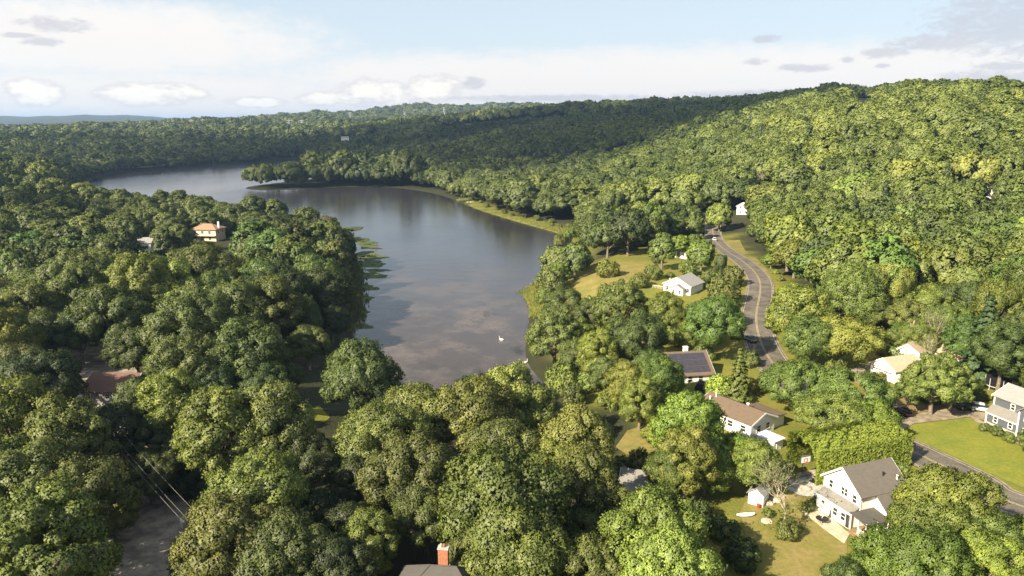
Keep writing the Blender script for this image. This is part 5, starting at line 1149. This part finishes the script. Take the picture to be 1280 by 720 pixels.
hedge('hedge', [at(u, v)[:2] for u, v in ((1150, 501), (1190, 495), (1225, 487), (1282, 474))], .8, 1.3, 5000, .24, 'long low dark hedge running above the grey house', 'dark')

# ------------------------------------------------------------------ on and by the lake
def swan(u, v, yaw, label):
    x, y = at(u, v, LAKE_Z); e = empty('swan', (x, y, LAKE_Z), R(yaw)); tag(e, label, 'swan', 'white birds on the lake')
    bm = bmesh.new(); bmesh.ops.create_uvsphere(bm, u_segments=16, v_segments=10, radius=.5)
    for q in bm.verts: q.co.x *= 1.25; q.co.y *= .62; q.co.z = q.co.z * .5 + .12 + .25 * max(0, -q.co.x - .2)
    me = bpy.data.meshes.new('body'); bm.to_mesh(me); bm.free(); me.materials.append(M['trim']); me.shade_smooth(); link(bpy.data.objects.new('body', me), e)
    MB().tube([(.5, 0, .2), (.66, 0, .45), (.58, 0, .75), (.64, 0, .92), (.78, 0, .94)], [.12, .09, .07, .08, .06], 8).build('neck', M['trim'], e, True)
    MB().tube([(.79, 0, .94), (.93, 0, .88)], [.045, .015], 6).build('beak', M['tile_orange'], e)
swan(627, 425, 150, 'white water bird farther out on the open lake'); swan(656, 453.5, 20, 'white water bird nearer the right shore of the lake')
r = np.random.default_rng(21)
def pads(name, spots, mat, label, zoff=0.03):
    mb = MB()
    for (u, v, a, bb) in spots:
        x, y = at(u, v, LAKE_Z); ang0 = r.uniform(0, 6)
        n = 22; ring = []
        for k in range(n):
            t = 6.283 * k / n; q = 1 + .18 * math.sin(3 * t + ang0) + .1 * math.sin(7 * t + 2 * ang0) + r.uniform(-.06, .06)
            ring.append((x + math.cos(t) * a * q, y + math.sin(t) * bb * q, LAKE_Z + zoff))
        k0 = len(mb.v); mb.slab(ring, .05)
        for k in range(int(a * bb * .8)):
            t = r.uniform(0, 6.28); q = math.sqrt(r.random()) * .95; px_ = x + math.cos(t) * a * q; py_ = y + math.sin(t) * bb * q; h = r.uniform(.1, .35)
            mb.add([(px_ - .35, py_, LAKE_Z + zoff), (px_ + .35, py_, LAKE_Z + zoff), (px_ + r.uniform(-.3, .3), py_ + r.uniform(-.3, .3), LAKE_Z + zoff + h)], [(0, 1, 2)])
    o = mb.build(name, M[mat]); tag(o, label, 'water plants', kind='stuff')
pads('lily_pads', [(440, 286, 6.5, 8), (428, 290, 6, 10), (462, 308, 4, 7), (458, 304, 5, 6), (466, 322, 6, 6), (458, 330, 8, 8), (472, 338, 4.5, 3.5), (460, 345, 7, 6), (456, 318, 6, 8), (452, 360, 6, 5), (448, 374, 5, 4), (444, 392, 4, 4), (445, 300, 6, 9), (448, 408, 4, 3), (664, 364, 5, 3), (655, 367, 2.5, 1.5), (672, 372, 4, 4)], 'lily', 'mats of green lily pads fringing the lake shores')
def bank(name, spots, label):
    mb = MB()
    for (x, y, rad, n, hh) in spots:
        for k in range(n):
            a = r.uniform(0, 6.28); q = math.sqrt(r.random()) * rad; px_, py_ = x + math.cos(a) * q, y + math.sin(a) * q; h = hh * r.uniform(.6, 1.2); z = max(LAKE_Z, 0) if False else None
            mb.v += [(px_ - .22, py_ + r.uniform(-.15, .15), -99), (px_ + .22, py_, -99), (px_ + r.uniform(-.3, .3), py_ + r.uniform(-.3, .3), h)]; k0 = len(mb.v) - 3; mb.f.append((k0, k0 + 1, k0 + 2))
    X = np.array([v[0] for v in mb.v]); Y = np.array([v[1] for v in mb.v]); Z = np.maximum(height(X, Y), LAKE_Z)
    mb.v = [(v[0], v[1], float(z) - .05 if v[2] == -99 else float(z) + v[2]) for v, z in zip(mb.v, Z)]
    o = mb.build(name, M['reed']); tag(o, label, 'reeds', kind='stuff')
sp_ = []
LKs = chaikin(LAKE, 2)
for i in range(len(LKs)):
    x, y = LKs[i]
    if x > -75 and 205 < y < 570 and not (x < -40 and y < 350): sp_.append((x + 2.5, y + 1.5, 5.0, 150, 1.2))
for i in range(0, len(LKs)):
    x, y = LKs[i]
    if x < -40 and 190 < y < 420: sp_.append((x, y, 4, 60, 1.0))
bank('shore_reeds', sp_, 'tall yellow green reeds and grass along the lake edge')
x_, y_ = at(463, 310.5, LAKE_Z); o = MB().tube([(-5.5, 6, .02), (0, 0, .1), (2.5, -.3, .18), (5.5, -.5, .05)], [.12, .2, .25, .15], 7).build('floating_log', M['darkwood']); o.location = (x_, y_, LAKE_Z); tag(o, 'dark waterlogged branch floating off the lily pads', 'log')
x_, y_ = at(584, 254, LAKE_Z); e = empty('rowing_boat', (x_ + 2, y_, LAKE_Z + .2), R(20)); tag(e, 'tiny white boat pulled up on the grassy far shore', 'boat')
MB().prism([(-2, .1), (2, .1), (2.6, .9), (-2.2, .9)], -.8, .8).build('hull', M['trim'], e); MB().box(-.3, .1, -.7, .7, .902, .98).build('thwart', M['wood'], e)
# water tank on the ridge
x, y, z = ground(1082, 124); e = empty('water_tank', (x, y, z)); tag(e, 'white domed water tank just above the ridge treeline', 'water tank'); D = math.hypot(x, y); rr_ = 4.5 * D / FPX
zt = CAM_H + D * math.tan(PITCH - math.atan((118 - 360) / FPX) - 2 * PITCH) if False else None
def z_at(v, D): return CAM_H - D * math.tan(PITCH + math.atan((v - 360) / FPX))
zb = z_at(118.5, D) - z; MB().lathe([(rr_, -2), (rr_, zb)], 20).build('drum', M['trim'], e); MB().lathe([(rr_ * 1.02, zb + .01), (rr_ * .9, zb + rr_ * .5), (rr_ * .5, zb + rr_ * .85), (.1, zb + rr_)], 20).build('dome', M['trim'], e, True)
# power pylons on the far hills
def pylon(u, v0, v1, D, label):
    dx, dy, dz = px_dir(u, v0); x, y = dx / math.hypot(dx, dy) * D, dy / math.hypot(dx, dy) * D; g = hz1(x, y); zt = z_at(v1, D); H_ = zt - g
    e = empty('power_pylon', (x, y, g), R(25)); tag(e, label, 'pylon', 'power pylons on the far hills'); b0, b1 = 5.0, 1.2
    for sx in (-1, 1):
        for sy in (-1, 1): MB().tube([(sx * b0, sy * b0, -3), (sx * b1, sy * b1, H_ * .7), (sx * b1, sy * b1, H_)], .45, 4).build('leg', M['steel'], e)
    lt = MB()
    for k in range(7):
        z0, z1 = H_ * .1 * k, H_ * .1 * (k + 1); w0, w1 = [b0 + (b1 - b0) * min(1, q / (H_ * .7)) for q in (z0, z1)]
        for s in (-1, 1): lt.tube([(-w0, s * w0, z0), (w1, s * w1, z1)], .22, 3); lt.tube([(w0, s * w0, z0), (-w1, s * w1, z1)], .22, 3)
    lt.build('lattice', M['steel'], e)
    for q in (.72, .84, .97): MB().prism([(-9, H_ * q), (9, H_ * q), (1.2, H_ * q + 2), (-1.2, H_ * q + 2)], -.8, .8).build('crossarm', M['steel'], e)
for u, v0, v1, D, lb in [(240, 163, 150.5, 2300, 'steel power pylon on the far hills, leftmost of all'), (255, 163, 150.5, 2350, 'steel power pylon on the far hills, second from left'), (362, 164, 150.5, 2100, 'steel power pylon over the lake end, left of the pair'), (378, 164, 151, 2150, 'steel power pylon over the lake end, right of the pair'), (438, 150, 141, 2900, 'steel power pylon below the skyline left of the domed hill'), (506, 148, 140, 2900, 'steel power pylon in front of the domed hill'), (555, 144, 134.5, 3000, 'steel power pylon in the dip right of the domed hill')]:
    pylon(u, v0, v1, D, lb)

# ------------------------------------------------------------------ unseen clouds put in outside the frame to shade parts of the valley
cm_ = bpy.data.materials.new('shade_cloud'); cm_.use_nodes = True; cm_.node_tree.nodes['Principled BSDF'].inputs['Base Color'].default_value = (.9, .9, .9, 1); cm_.node_tree.nodes['Principled BSDF'].inputs['Roughness'].default_value = 1; cm_.node_tree.nodes['Principled BSDF'].inputs['Alpha'].default_value = 0.13
def shade_cloud(gx_, gy_, rx, ry, rot, alt, seed, n, label):
    r = np.random.default_rng(seed); bm = bmesh.new(); cx, cy_ = gx_ + sd.x / sd.z * alt, gy_ + sd.y / sd.z * alt
    for k in range(n):
        a = r.uniform(0, 6.28); q = math.sqrt(r.random()) * 1.08; px_, py_ = math.cos(a) * q * rx, math.sin(a) * q * ry; s = min(rx, ry) * (.10 + .22 * (1 - min(1, q)) ** .7) * r.uniform(.6, 1.3)
        m_ = Matrix.Translation((px_ * math.cos(rot) - py_ * math.sin(rot), px_ * math.sin(rot) + py_ * math.cos(rot), s * .5 * r.uniform(.2, 1))) @ Matrix.Diagonal((1, 1, .75, 1))
        bmesh.ops.create_icosphere(bm, subdivisions=2, radius=s, matrix=m_)
    me = bpy.data.meshes.new('shade_cloud'); bm.to_mesh(me); bm.free(); me.materials.append(cm_); me.shade_smooth(); o = link(bpy.data.objects.new('shade_cloud', me)); o.location = (cx, cy_, alt); tag(o, label, 'shade_cloud', 'added cumulus out of view')
shade_cloud(60, 1265, 950, 560, .26, 900, 1, 200, 'broad white cumulus put in out of view to shade the middle hills')
shade_cloud(-265, 352, 112, 78, .5, 700, 2, 60, 'small white cumulus put in out of view to shade the western woods')
shade_cloud(-66, 372, 62, 46, .3, 700, 3, 40, 'wisp of white cumulus put in out of view to shade the western lake bank')

# ------------------------------------------------------------------ haze
hm = bpy.data.materials.new('haze'); hm.use_nodes = True; hn = hm.node_tree; hn.nodes.clear(); pv = hn.nodes.new('ShaderNodeVolumePrincipled'); pv.inputs['Color'].default_value = (.42, .64, 1.0, 1); pv.inputs['Density'].default_value = 8.5e-5; pv.inputs['Anisotropy'].default_value = 0.2
oo = hn.nodes.new('ShaderNodeOutputMaterial'); hn.links.new(pv.outputs[0], oo.inputs['Volume'])
zmin = float(gz.min()) - 3; zmax = float(gz.max()) + 60
o = MB().box(-14500, 14500, -14500, 14500, zmin, zmax).build('haze', hm); tag(o, 'thin pale summer haze over the whole valley', 'haze', kind='stuff')
print('DONE', round(time.time() - T0, 1), 'haze top', zmax)
